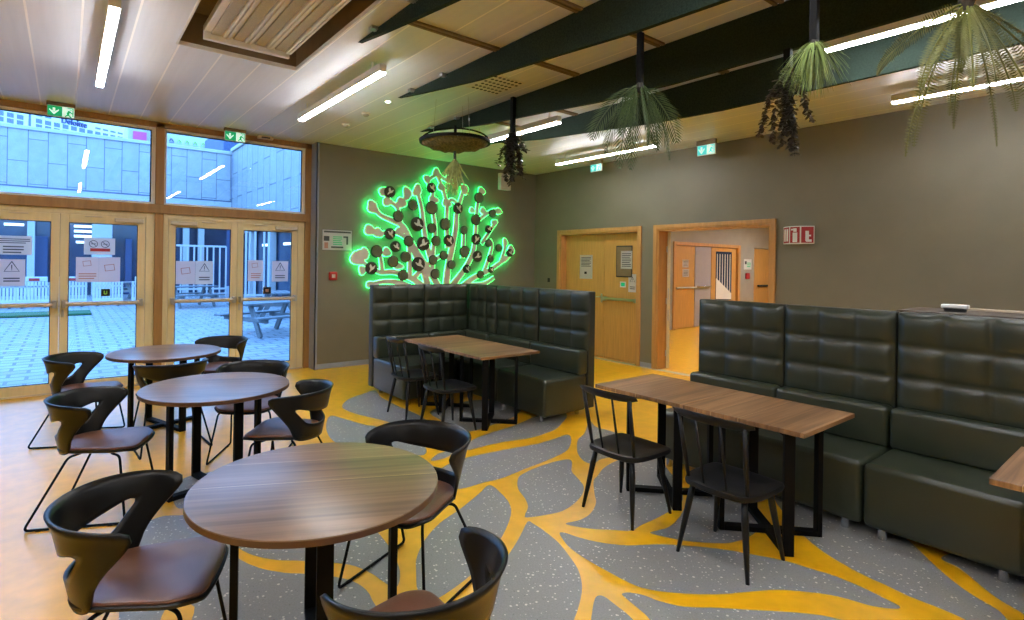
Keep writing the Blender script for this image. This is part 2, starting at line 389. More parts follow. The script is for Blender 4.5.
# ------------------------------------------------------------------ floor with the leaf-vein pattern
islands = [
 [(342,407),(349,399),(364,393.5),(375,390.5),(381,397),(397,405.6),(414,413),(428,421),(440,430),(425,434),(397,425),(385,421),(368,417),(353,413)],
 [(462,448),(472,440),(490,433),(510,427),(525,421),(545,413),(562,411),(567,416),(562,423),(556,429),(548,432.5),(531,438),(504,442),(485,446),(469,450)],
 [(430,412),(450,405),(480,400),(520,405),(515,416),(495,424),(478,430),(462,432),(448,427),(440,420)],
 [(460,489),(440,487),(433,476),(447,465),(462,459),(483,454),(514,448),(537,444),(554,439),(567,434.6),(571,438),(570,446),(565,452),(546,461),(525,469),(504,477.6),(483,483)],
 [(431,461),(438,454),(452,450.5),(448,457)],
 [(330,416),(343,418.6),(364,424.5),(389,429),(410,436),(425,447),(424,455),(405,454),(380,450),(350,446),(333,441),(326,428)],
 [(517.5,481),(520.6,475.5),(533,469),(550,463),(567,459.5),(572,462),(571.4,471),(577,477.6),(583.5,486),(582.5,494),(575,503),(562.6,511),(546,515),(527,517.6),(525,515),(528,507),(525,498.5),(518.5,490)],
 [(416,570),(417,557),(425,540),(440,523),(459,510),(478.7,494),(487,486),(493,486.4),(504,496.4),(510,505),(511,514),(506,529),(495,548),(480,566),(460,584),(430,602),(418,592)],
 [(236.5,546),(228,530),(225,510),(260,500),(320,505),(355,515),(374,529),(384,540),(393,553),(400,572),(396,588),(382,581),(373,574.5),(354,566),(334,563),(302,561),(275,560),(252,555)],
 [(141,530),(150,521),(165,516),(185,515),(205,510),(222,525),(232,542),(236.5,557),(259,568),(285,573),(304,574),(335,577),(358,584),(372,600),(375,640),(205,640),(194.5,607),(178,605.5),(165,610),(150,640),(120,640),(125,560)],
 [(172,488),(185,478),(200,474),(230,470),(260,478),(250,497),(215,502),(190,507),(176,507)],
 [(577,448),(578,440),(584.7,432.7),(588,423),(591,421.5),(596,427),(610,431),(625,437),(640,444),(645,450),(625,455),(602,459),(594,463.5),(585,462),(578.5,455)],
 [(594,480),(597.7,475.6),(604,468),(616.6,461),(640,454),(660,454),(666,467),(676,480),(682,492),(682,502),(672,510),(655,519),(640,526),(631,531),(612,530),(591.4,529),(572.6,526),(566,523.5),(581,519.7),(591,513),(596,503),(594.6,494.5),(593.5,486)],
 [(650,533),(660,530),(669,527),(678,519),(684,509),(689,497),(691,485),(690,472),(705,468),(725,478),(740,488),(752,503),(762,520),(757,531),(748,537.5),(738,541),(724,543.4),(689,541.5),(665,537)],
 [(775,500),(790,520),(804.5,536.6),(822,551),(843.5,564.5),(863,575),(882.6,584),(912,597.7),(941,609),(964.6,619.5),(985,632),(1012,628),(1007,619.5),(996,609),(970.5,594),(949,578),(929.5,560.5),(905,538),(870,515),(830,495),(800,482),(780,488)],
 [(1040,625),(1020,612),(996,597.7),(976,582),(959,568),(941,558),(965,552),(1000,562),(1060,585),(1070,640)],
 [(559.6,534),(565,533),(577,537),(597,542),(626,545.5),(660,544.4),(689,546),(724.5,549.7),(748,554),(781,560),(808,568),(836,576.6),(863,588),(882.6,597.7),(899,606),(896,609),(873,606.4),(849,599.6),(832,595.5),(806.5,592),(777,590),(748,592),(718.6,594.5),(689,594),(660,591.5),(636,586),(608.4,572),(585,558.6),(569,547)],
 [(526,524),(529,521.5),(532,523),(544,531),(557.7,542),(571,558.6),(579,572),(582,588),(579,605.5),(573,622),(560,650),(455,650),(470,612),(480,590),(493,572),(507,556.6),(518.6,539)],
 [(588,640),(591,620),(594,601.6),(597.7,596),(604.5,597),(616,605.5),(628,615),(643,632),(640,645)],
 [(622,594),(630,592.8),(645,596),(660,601.5),(685,607),(718.6,608),(748,610),(777,611.4),(806.5,613.7),(832,617.7),(870,630),(840,650),(690,655),(664,637),(647.5,617),(636,607),(625,597.7)],
]
bm = B()
vs = [bm.verts.new(p) for p in ((XL, YN, 0), (XB+.1, YN, 0), (XB+.1, 8.6, 0), (XL, 8.6, 0))]
bm.faces.new(vs)
for k, isl in enumerate(islands):
    pts = [at(u, v, Z=0) for u, v in isl]
    pts = spline(pts, 4)
    vv = [bm.verts.new((p.x, p.y, .0012)) for p in pts]
    f = bm.faces.new(vv); f.material_index = 1
    if f.normal.z < 0: f.normal_flip()
# islands further round the room, off the traced part
for cx, cy, a, l, w in [(-1.2, 1.2, .5, .7, .3), (-.2, .3, 1.2, .6, .25), (1.6, .2, .3, .7, .28), (2.4, -.8, .2, .9, .3), (4.6, -1.6, 1.5, .9, .3), (.2, -1.4, .9, .8, .3), (-1.8, -1.2, .2, .8, .3)]:
    pts = []
    for k in range(24):
        t = 2*PI*k/24; x = l*math.cos(t); y = w*math.sin(t)*(1-.35*math.cos(t))
        pts.append((cx+x*math.cos(a)-y*math.sin(a), cy+x*math.sin(a)+y*math.cos(a)))
    f = bm.faces.new([bm.verts.new((x, y, .0012)) for x, y in pts]); f.material_index = 1
bmesh.ops.triangulate(bm, faces=bm.faces[:])
floor = struct('floor', bm, [M['yellow'], M['grey']], recalc=False)
for p in floor.data.polygons:
    if p.normal.z < 0: p.flip()

# hall floor beyond the open doorway
bm = B(); box(bm, XB+.1, 20, 2.3, 8.7, -.05, 0)
struct('floor_hall', bm, M['yellow'])
bm = B(); box(bm, XB-.06, XB+.05, 3.48, 7.6, 0, .006, .002)
struct('trim_1', bm, M['silver'])

# ------------------------------------------------------------------ walls
D1 = (5.70, 7.52, 2.27)     # closed double door in the right wall: y0, y1, top
D2 = (3.53, 5.33, 2.27)     # open doorway
bm = B()
y_edges = [YN, D2[0], D2[1], D1[0], D1[1], YT+.3]
box(bm, XB, XB+.25, YN, D2[0], 0, H); box(bm, XB, XB+.25, D2[1], D1[0], 0, H); box(bm, XB, XB+.25, D1[1], YT+.3, 0, H)
box(bm, XB, XB+.25, D2[0], D2[1], D2[2], H); box(bm, XB, XB+.25, D1[0], D1[1], D1[2], H)
struct('wall_right', bm, M['wall'])
bm = B(); box(bm, 3.05, XB, YT, YT+.35, 0, H)
struct('wall_tree', bm, M['wall'])
bm = B(); box(bm, 3.035, 3.05, YT-.02, YW+.05, 0, H); box(bm, 3.035, 3.075, YT-.02, YT, 0, H)
struct('trim_2', bm, M['reveal'])
bm = B(); box(bm, XL-.2, XL, YN, 8.7, 0, H); struct('wall_left', bm, M['wall'])
bm = B(); box(bm, XL-.2, XB+.25, YN-.2, YN, 0, H); struct('wall_back', bm, M['wall'])
bm = B(); box(bm, XL, -3.15, YW-.05, YW+.2, 0, H); struct('wall_front', bm, M['wall'])
bm = B(); box(bm, 3.05, XB, YT-.012, YT, 0, .08, .003); struct('baseboard_tree', bm, M['reveal'])
bm = B()
for a, b in ((YN, D2[0]-.07), (D2[1]+.07, D1[0]-.07), (D1[1]+.07, YT)): box(bm, XB-.012, XB, a, b, 0, .08, .003)
struct('baseboard_right', bm, M['reveal'])

# hall
bm = B(); box(bm, XB+.25, 12.75, 8.41, 8.6, 0, 3.0); box(bm, 16.1, 17.0, 8.41, 8.6, 0, 3.0); box(bm, 12.75, 16.1, 8.41, 8.6, 2.3, 3.0); box(bm, 17.0, 20, 8.41, 8.6, 2.28, 3.0); box(bm, 18.1, 20, 8.41, 8.6, 0, 2.28)
struct('wall_hall_far', bm, M['wall_light'])
bm = B(); box(bm, XB+.25, 20.2, 8.62, 8.75, 0, 3.1); struct('wall_hall_light_seal', bm, M['wall_light'])  # added behind the hall doors to stop sky light leaking in
bm = B(); box(bm, 20, 20.2, 2.5, 8.6, 0, 3); struct('wall_hall_end', bm, M['wall_light'])
bm = B(); box(bm, XB+.25, 20, 2.3, 2.5, 0, 3); struct('wall_hall_near', bm, M['wall_light'])
bm = B(); box(bm, XB+.25, 20.2, 2.3, 8.6, 3.0, 3.1); struct('ceiling_hall', bm, M['white_metal'])
t = thing('hall_fill_lamp', 'added unseen fill lamp on the ceiling of the hall beyond the open doorway', 'ceiling light', (13.0, 5.2, 2.96))  # unseen lamps, added to brighten the hall
bm = B(); box(bm, -.9, .9, -.12, .12, 0, .04, .005); obj('housing', bm, M['white_metal'], t)
bm = B(); box(bm, -.87, .87, -.09, .09, -.012, 0, .004); obj('diffuser', bm, M['lamp'], t)
dup(t, (9.4, 5.0, 2.96), None, 'added unseen fill lamp on the hall ceiling nearest the doorway')
dup(t, (16.2, 6.6, 2.96), None, 'added unseen fill lamp on the hall ceiling farthest from the doorway')

# ------------------------------------------------------------------ ceiling with a recess
OX0, OX1, OY0, OY1 = .73, 1.73, 1.2, 5.28
bm = B()
for a, b, c, d in ((XL, OX0, YN, YW+.2), (OX1, XB, YN, YW+.2), (OX0, OX1, YN, OY0), (OX0, OX1, OY1, YW+.2)):
    box(bm, a, b, c, d, H, H+.02)
struct('ceiling', bm, M['ceiling'])
bm = B()
box(bm, OX0-.03, OX0, OY0, OY1, H+.02, H+.3); box(bm, OX1, OX1+.03, OY0, OY1, H+.02, H+.3); box(bm, OX0, OX1, OY0-.03, OY0, H+.02, H+.3)
box(bm, OX0, OX1, OY1, OY1+.03, H+.02, H+.3); box(bm, OX0-.03, OX1+.03, OY0-.03, OY1+.03, H+.3, H+.32)
struct('ceiling_recess', bm, M['recess'])
bm = B()
box(bm, OX0-.012, OX0+.003, OY0, OY1+.012, H-.006, H+.03, .002); box(bm, OX0-.012, OX1+.012, OY1-.003, OY1+.012, H-.006, H+.03, .002); box(bm, OX1-.003, OX1+.012, OY0, OY1+.012, H-.006, H+.03, .002)
struct('trim_3', bm, M['white_metal'])
t = thing('ceiling_cooling_panel', 'white ribbed cooling panel set in the brown ceiling recess', 'ceiling panel', (1.215, 3.1, H+.02))
bm = B(); box(bm, -.345, .345, -1.85, 1.86, .015, .07, .004); box(bm, -.345, .345, 1.84, 1.88, -.045, .07, .003); obj('panel_body', bm, M['white_metal'], t)
for k in range(4):
    x = -.255+.17*k
    bm = B(); box(bm, x-.04, x+.04, -1.85, 1.835, -.002, .0145, .003); obj('perforated_strip', bm, M['perf'], t)
    bm = B(); box(bm, x+.052, x+.072, -1.85, 1.835, -.014, .0145, .003); box(bm, x+.08, x+.1, -1.85, 1.835, -.014, .0145, .003); obj('rib', bm, M['white_metal'], t)

# ceiling rails crossing the planks
for k, (x0, x1, y) in enumerate([(1.95, 2.89, 3.64), (2.94, 3.87, 3.64), (3.93, 4.88, 3.64), (1.95, 2.89, 2.705), (2.94, 3.87, 2.705), (3.93, 4.88, 2.705), (3.93, 4.88, 4.6), (2.94, 3.87, 1.77), (3.93, 4.88, 1.77), (3.93, 4.88, 5.5)]):
    bm = B(); box(bm, x0, x1, y-.035, y-.008, H-.02, H, .002); box(bm, x0, x1, y+.008, y+.035, H-.02, H, .002); box(bm, x0, x1, y-.01, y+.01, H-.008, H)
    o = obj('ceiling_rail', bm, M['recess'])
    gaps = {0: 'first and second', 1: 'second and third', 2: 'third and fourth'}[int(round((x0-1.95)/.985))]
    where = {3.64: 'near their tips', 2.705: 'nearer the camera than the tips', 1.77: 'nearest the camera', 4.6: 'beside the long lamp', 5.5: 'farthest from the camera'}[y]
    tag(o, f'beige rail between the {gaps} baffles, {where}', 'ceiling rail', 'ceiling rails between the baffles')

# ------------------------------------------------------------------ green felt baffles
PROF = [(0, 3.5), (.4, 3.44), (.85, 3.385), (1.5, 3.31), (2.5, 3.24), (3.2, 3.185), (4.0, 3.155)]
for k, (x, tip) in enumerate([(1.92, 4.26), (2.91, 5.40), (3.90, 6.60), (4.91, 6.75)]):
    poly = [(tip, 3.492)] + [(tip-a, z-.004) for a, z in PROF[1:]] + [(-4.4, 3.15), (-4.4, 3.492)]
    t = thing('ceiling_baffle', ['dark green felt baffle nearest the ceiling cooling panel', 'dark green felt baffle second from the cooling panel, holding the palm bunch', 'dark green felt baffle third from the cooling panel, behind the palm bunch', 'dark green felt baffle fourth from the cooling panel, nearest the doors wall'][k], 'ceiling baffle', (x, 0, 0), 0, 'dark green felt baffles under the ceiling')
    bm = B(); prism(bm, poly, -.02, .02, plane='YZ'); obj('felt_board', bm, M['felt'], t)
    for q in (.35, .95):
        bm = B(); y = tip-q; tube(bm, arc_fillet([(-.06, y, 3.478), (-.024, y, 3.47), (-.024, y, 3.478)], .01), .006, 8); box(bm, -.075, -.021, y-.03, y+.03, 3.47, 3.498, .004); obj('clip', bm, M['steel'], t)

# ------------------------------------------------------------------ linear lamps
def lamp(x, y0, y1, z, label):
    t = thing('linear_ceiling_lamp', label, 'ceiling light', (x, (y0+y1)/2, z), 0, 'long linear ceiling lamps')
    l = (y1-y0)/2
    bm = B(); box(bm, -.035, .035, -l, l, 0, .07, .004); obj('housing', bm, M['white_metal'], t)
    bm = B(); box(bm, -.03, .03, -l+.004, l-.004, -.014, 0, .005); obj('diffuser', bm, M['lamp'], t)
    if H-z-.07 > .01:
        for s in (-1, 1):
            bm = B(); tube(bm, [(0, s*l*.8, .07), (0, s*l*.8, H-z)], .008, 8); obj('bracket', bm, M['white_metal'], t)
    return t
lamp(.24, 4.42, 6.53, 3.35, 'long lamp above the glass doors, left of the cooling panel')
lamp(2.2, 4.39, 6.52, 3.35, 'long lamp right of the cooling panel, between the windows and the baffles')
lamp(4.42, 4.42, 6.1, 3.29, 'long lamp behind the hanging dark leaf bunch, between the third and fourth baffles')
lamp(6.5, 4.61, 6.54, 3.35, 'long lamp behind the palm bunch, between the fourth baffle and the doors wall')
lamp(4.62, -.35, 1.77, 3.35, 'long bright lamp at the upper right, meeting the hanging fern at its stem')
lamp(6.58, -.3, 1.89, 3.35, 'long lamp at the right edge of the photo, behind the lower fern fronds')
for x in (.24, 2.2): lamp(x, -.3, 1.8, 3.35, f'long lamp out of view above the camera, {"left" if x < 1 else "right"} one')  # unseen lamps continuing the rows, added for lighting
for x in (.24, 2.2, 4.42, 6.5): lamp(x, -4.2, -2.1, 3.35, f'added long lamp out of view behind the camera, at {x} metres across the room')  # more unseen lamps, added to light the room from behind
for x in (-1.9, -4.0):
    for y in (4.4, -.3): lamp(x, y, y+2.1, 3.35, f'long lamp out of view left of the photo, row {abs(x)} and {"far" if y > 1 else "near"} end')

# small ceiling devices
p = at(388, 101, Z=H)
t = thing('spot_light', 'small round lit spot in the ceiling near the second baffle tip', 'spot light', (p.x, p.y, H))
bm = B(); lathe(bm, [(.045, -.001), (.042, -.008), (.03, -.01), (.028, -.004)], 24); obj('ring', bm, M['white_metal'], t, smooth='auto')
bm = B(); lathe(bm, [(.012, -.006), (.028, -.0105), (.02, -.014)], 16); obj('led', bm, M['spot'], t)
for (u, v), lab in (((366, 113), 'small white ceiling smoke detector, nearer the lit spot'), ((346, 124), 'small white ceiling smoke detector, nearer the windows')):
    p = at(u, v, Z=H); t = thing('smoke_detector', lab, 'smoke detector', (p.x, p.y, H), 0, 'smoke detectors on the ceiling')
    bm = B(); lathe(bm, [(.05, 0), (.055, -.01), (.05, -.02)], 24); obj('base', bm, M['white_metal'], t, smooth='auto')
    bm = B(); lathe(bm, [(.036, -.02), (.036, -.035), (.022, -.045)], 24); obj('cap', bm, M['steel'], t, smooth='auto')
p = at(491, 85, Z=H)
t = thing('perforated_ceiling_plate', 'white ceiling air plate with rows of dark holes beside the second baffle', 'vent', (3.46, 4.38, H-.006))
bm = B(); box(bm, -.2, .2, -.24, .24, 0, .006, .002); obj('plate', bm, M['white_metal'], t)
for i in range(7):
    for j in range(6):
        bm = B(); lathe(bm, [(.018, -.0012), (.018, .0002)], 10, (-.155+.0517*i+(.02 if j % 2 else 0), -.2+.08*j, 0)); obj('hole', bm, M['dark_gap'], t)
p = at(265, 132, Y=YW-.12)
t = thing('ceiling_sensor', 'slim grey door sensor under the ceiling over the right glass doors', 'sensor', (p.x, YW-.14, H-.05))
bm = B(); box(bm, -.11, .11, -.03, .03, 0, .05, .01); obj('body', bm, M['silver'], t)
bm = B(); box(bm, -.06, .06, -.034, -.03, .012, .03, .001); obj('lens', bm, M['dark_gap'], t)

# ------------------------------------------------------------------ window wall
POSTS = [-3.12, -1.07, .985, 3.0]
bm = B()
for x in POSTS: box(bm, x-.05, x+.05, YW-.04, YW+.12, 0, H, .006)
box(bm, POSTS[0], POSTS[-1], YW-.05, YW+.12, 2.28, 2.40, .006)
box(bm, POSTS[0], POSTS[-1]+.05, YW-.04, YW+.12, H-.07, H, .004)
struct('trim_4', bm, M['post'])
bm = B(); box(bm, XL, 3.05, YW-.02, YW+.12, -.01, .02, .003); struct('trim_5', bm, M['silver'])
for k, (a, b) in enumerate(zip(POSTS, POSTS[1:])):
    a += .05; b -= .05
    t = sthing(f'window_{k+1}', (0, YW, 0))
    bm = B(); z0, z1 = 2.40, H-.07
    for q in ((a, b, z0, z0+.03), (a, b, z1-.035, z1), (a, a+.03, z0+.03, z1-.035), (b-.045, b, z0+.03, z1-.035)): box(bm, q[0], q[1], .0, .07, q[2], q[3], .003)
    obj('window_frame', bm, M['white_metal'], t)
    bm = B(); box(bm, a+.03, b-.045, .03, .036, z0+.03, z1-.035); obj('pane', bm, M['glass'], t)
    bm = B(); box(bm, a+.03, b-.045, .026, .029, z1-.05, z1-.035); box(bm, b-.06, b-.045, .026, .029, z0+.03, z1-.05); obj('gasket', bm, M['dark_gap'], t)
def glass_door(x0, x1, hinge_left, n, leaf_name, closer):
    t = thing('glass_door_leaf', leaf_name, 'glass door', (0, YW, 0), 0, 'glass door leaves in the window wall')
    w = .085
    bm = B()
    for q in ((x0, x0+w, .015, 2.214), (x1-w, x1, .015, 2.214), (x0+w, x1-w, .015, .13), (x0+w, x1-w, 2.11, 2.214)): box(bm, q[0], q[1], 0, .06, q[2], q[3], .005)
    obj('leaf_frame', bm, M['cream'], t)
    bm = B(); box(bm, x0+w, x1-w, .025, .033, .13, 2.11); obj('pane', bm, M['glass'], t)
    bm = B()
    for q in ((x0+w, x0+w+.008, .13, 2.11), (x1-w-.008, x1-w, .13, 2.11), (x0+w, x1-w, .13, .138), (x0+w, x1-w, 2.102, 2.11)): box(bm, q[0], q[1], .012, .024, q[2], q[3])
    obj('gasket', bm, M['dark_gap'], t)
    bm = B(); tube(bm, [(x0+.05, -.075, 1.10), (x1-.05, -.075, 1.10)], .026, 12); b_ = obj('push_bar', bm, M['silver'], t, smooth='auto')
    for x in (x0+.045, x1-.045):
        bm = B(); box(bm, x-.022, x+.022, -.1, 0, 1.055, 1.145, .006); obj('push_bar_mount', bm, M['steel'], b_)
    if not hinge_left or n == 1:
        bm = B(); lx = x0+.035 if not hinge_left else x1-.035
        box(bm, lx-.014, lx+.014, -.008, 0, .94, 1.03, .004); tube(bm, [(lx, -.012, .99), (lx, 0, .99)], .009, 10); obj('lock_cylinder', bm, M['steel'], t)
    bm = B(); cx = x0+.02 if hinge_left else x1-.34
    box(bm, cx, cx+.32, -.055, 0, 2.135, 2.19, .008); box(bm, (x0+x1)/2-.03 if hinge_left else (x0+x1)/2-.2, (x0+x1)/2+.15 if hinge_left else (x0+x1)/2-.02, -.03, -.015, 2.185, 2.2, .003)
    obj('door_closer', bm, M['silver'], t)
    return t
for k, (a, b) in enumerate(zip(POSTS, POSTS[1:])):
    a += .05; b -= .05
    bm = B()
    box(bm, a, a+.06, -.0, .07, 0, 2.28, .004); box(bm, b-.1, b, -.0, .07, 0, 2.28, .004); box(bm, a+.06, b-.1, 0, .07, 2.215, 2.28, .004)
    o = struct(f'trim_{k+6}', bm, M['cream']); o.location = (0, YW, 0)
    mid = (a+b)/2 - .02 if k else (a+b)/2
    nm = [('glass door leaf left of the photo, out of view', 'glass door leaf left of the photo, second, out of view'),
          ('glass door leaf at the left edge of the photo with a warning triangle sheet', 'glass door leaf with a red and white no-smoking sheet'),
          ('glass door leaf with two sheets and a white post behind, third from the left', 'glass door leaf nearest the grey wall, picnic table seen through it')][k]
    glass_door(a+.065, mid-.0015, True, 0, nm[0], True); glass_door(mid+.0015, b-.105, False, 1, nm[1], True)

# ------------------------------------------------------------------ paper notices
def sheet(name, label, cat, u0, v0, u1, v1, plane, val, marks=(), m='paper', group=None, parts=None):
    """flat sheet on a wall plane, marks = list of (kind, fractions..., material)"""
    kw = {plane: val}
    P = at(u0, v0, **kw); Q = at(u1, v1, **kw)
    # width along the wall, height in z
    w = abs(Q.x-P.x) if plane == 'Y' else abs(Q.y-P.y); h = abs(P.z-Q.z)
    c = (P+Q)/2; rot = 0 if plane == 'Y' else -PI/2
    t = thing(name, label, cat, tuple(c), rot, group)
    bm = B(); bm.faces.new([bm.verts.new(v) for v in ((-w/2, 0, -h/2), (w/2, 0, -h/2), (w/2, 0, h/2), (-w/2, 0, h/2))]); obj('sheet', bm, M[m], t, recalc=False)
    by = {}
    for mk in marks:
        by.setdefault(mk[-1], []).append(mk)
    for mm, L_ in by.items():
        bm = B()
        for mk in L_:
            k = mk[0]
            X = lambda f: -w/2+f*w
            Z = lambda f: h/2-f*h
            if k == 'bar': box(bm, X(mk[1]), X(mk[3]), -.0028, -.0016, Z(mk[4]), Z(mk[2]))
            elif k == 'lines':
                n = mk[5]
                for i in range(n):
                    z = mk[2]+(mk[4]-mk[2])*(i+.5)/n; dz = (mk[4]-mk[2])/n*.22
                    x1 = mk[3]-(.12*(mk[3]-mk[1]) if i % 3 == 2 else 0)
                    box(bm, X(mk[1]), X(x1), -.0028, -.0016, Z(z+dz), Z(z-dz))
            elif k == 'ring':
                cx, cz, r = X(mk[1]), Z(mk[2]), mk[3]*w
                pts = [(cx+r*math.cos(a), -.0028, cz+r*math.sin(a)) for a in [2*PI*i/24 for i in range(25)]]
                tube(bm, pts, r*.1, 6, False); tube(bm, [(cx-r*.7, -.0028, cz+r*.7), (cx+r*.7, -.0028, cz-r*.7)], r*.09, 6)
                box(bm, cx-r*.6, cx+r*.6, -.0028, -.0016, cz-r*.1, cz+r*.1)
            elif k == 'tri':
                cx, cz, r = X(mk[1]), Z(mk[2]), mk[3]*w
                pts = [(cx+r*math.sin(a), -.003, cz+r*math.cos(a)) for a in (0, 2*PI/3, 4*PI/3, 0)]
                tube(bm, pts, r*.07, 6, False)
                box(bm, cx-r*.06, cx+r*.06, -.0028, -.0016, cz-r*.1, cz+r*.5); box(bm, cx-r*.06, cx+r*.06, -.0028, -.0016, cz-r*.32, cz-r*.2)
            elif k == 'box':
                tilt = Matrix.Rotation(math.radians(-8), 4, 'Y')
                cx, cz = X(mk[1]), Z(mk[2]); s = mk[3]*w
                for (ax, az, sx, sz) in ((0, s*.75, 2*s, .16*s), (0, -s*.75, 2*s, .16*s), (-s, 0, .16*s, 1.66*s), (s, 0, .16*s, 1.66*s)):
                    v = tilt @ Vector((ax, 0, az)); obox(bm, (cx+v.x, -.0024, cz+v.z), sx, .0012, sz, tilt=tilt)
            elif k == 'frame':
                for q in ((0, 0, 1, .02), (0, .98, 1, 1), (0, 0, .015, 1), (.985, 0, 1, 1)): box(bm, X(q[0]), X(q[2]), -.0028, -.0016, Z(q[3]), Z(q[1]))
        nm = {'ink': 'printing', 'ink_red': 'red_printing', 'ink_tan': 'tan_printing', 'white': 'white_printing', 'sign_green': 'green_printing', 'dark_gap': 'dark_printing', 'lime': 'lime_printing', 'red': 'red_field'}.get(mm, 'printing')
        obj(nm, bm, M[mm], t)
    return t
gy = YW+.02
warn = [('tri', .5, .33, .32, 'ink'), ('lines', .2, .66, .8, .86, 2, 'ink')]
boxy = [('box', .5, .42, .22, 'ink_tan')]
G = 'paper notices taped to the glass doors'
sheet('paper_notice', 'wide white notice with text and icon rows, topmost on the left glass leaf', 'notice', -10, 235, 32, 255, 'Y', gy, [('lines', .1, .12, .95, .42, 3, 'ink'), ('lines', .3, .5, .8, .95, 3, 'ink')], 'paper', G)
sheet('paper_notice', 'white notice with a warning triangle on the left glass leaf', 'notice', -2, 259, 25, 286, 'Y', gy, warn, 'paper_pink', G)
sheet('paper_notice', 'wide white notice with two no-smoking circles and a red strip', 'notice', 84, 237.5, 115, 255, 'Y', gy, [('ring', .3, .36, .13, 'ink'), ('ring', .68, .36, .13, 'ink'), ('bar', .2, .62, .84, .8, 'ink_red')], 'paper', G)
sheet('paper_notice', 'pinkish notice with a small tan box print and text, left one under the no-smoking notice', 'notice', 76, 257, 98.5, 282, 'Y', gy, [('box', .48, .25, .17, 'ink_tan'), ('lines', .12, .62, .9, .9, 3, 'ink_tan')], 'paper_pink', G)
sheet('paper_notice', 'pinkish notice with a larger tan box print, right one under the no-smoking notice', 'notice', 99, 257, 120, 282, 'Y', gy, boxy, 'paper_pink', G)
sheet('paper_notice', 'pinkish notice with a tan box print, left of a triangle notice on the third leaf', 'notice', 176, 261, 195, 284, 'Y', gy, boxy, 'paper_pink', G)
sheet('paper_notice', 'notice with a warning triangle on the third glass leaf, beside the box print', 'notice', 195.5, 261, 213, 284, 'Y', gy, warn, 'paper', G)
sheet('paper_notice', 'pinkish notice with a tan box print and text on the leaf nearest the grey wall', 'notice', 248, 260, 263, 281, 'Y', gy, [('box', .45, .25, .18, 'ink_tan'), ('lines', .2, .6, .85, .88, 3, 'ink_tan')], 'paper_pink', G)
sheet('paper_notice', 'notice with a warning triangle on the glass leaf nearest the grey wall', 'notice', 272, 261, 288, 281.5, 'Y', gy, warn, 'paper_pink', G)
sheet('small_sticker', 'small black sticker with a pale symbol on the leaf with the no-smoking notice', 'sticker', 101, 289, 110, 296, 'Y', gy, [('frame', 'lime'), ('bar', .3, .25, .42, .7, 'lime'), ('bar', .56, .25, .7, .7, 'lime'), ('bar', .36, .6, .62, .78, 'lime')], 'dark_gap')
sheet('small_sticker', 'small black sticker with a pale symbol on the leaf nearest the grey wall', 'sticker', 263, 287, 271, 294, 'Y', gy, [('frame', 'white'), ('bar', .3, .3, .7, .72, 'ink_tan')], 'dark_gap')

# evacuation plan and fire call point on the tree wall
sheet('evacuation_plan', 'white framed evacuation plan on the grey wall beside the glass doors', 'plan', 322, 229, 352, 251, 'Y', YT-.006, [('bar', .06, .07, .95, .15, 'ink'), ('bar', .06, .32, .24, .55, 'ink'), ('bar', .3, .8, .7, .88, 'ink'), ('frame', 'ink'), ('lines', .36, .3, .66, .75, 5, 'sign_green'), ('bar', .7, .3, .86, .38, 'ink'), ('bar', .8, .38, .86, .7, 'ink'), ('bar', .08, .62, .2, .9, 'ink_tan')], 'paper')
p = at(333, 276, Y=YT-.02)
t = thing('fire_call_point', 'small dark red fire alarm call point on the grey wall', 'fire alarm', (p.x, YT-.045, p.z))
bm = B(); box(bm, -.065, .065, 0, .045, -.065, .065, .012); obj('housing', bm, M['red'], t)
bm = B(); box(bm, -.028, .028, -.003, 0, -.028, .028, .001); obj('press_plate', bm, M['white'], t)
p = at(504, 182, Y=YT-.03)
t = thing('wall_speaker', 'pale box loudspeaker high on the tree wall near the room corner', 'speaker', (p.x, YT-.09, p.z))
bm = B(); box(bm, -.13, .13, 0, .09, -.16, .16, .01); obj('cabinet', bm, M['white_metal'], t)
bm = B(); box(bm, -.11, .11, -.004, 0, -.13, .14, .002); obj('grille', bm, M['paper'], t)

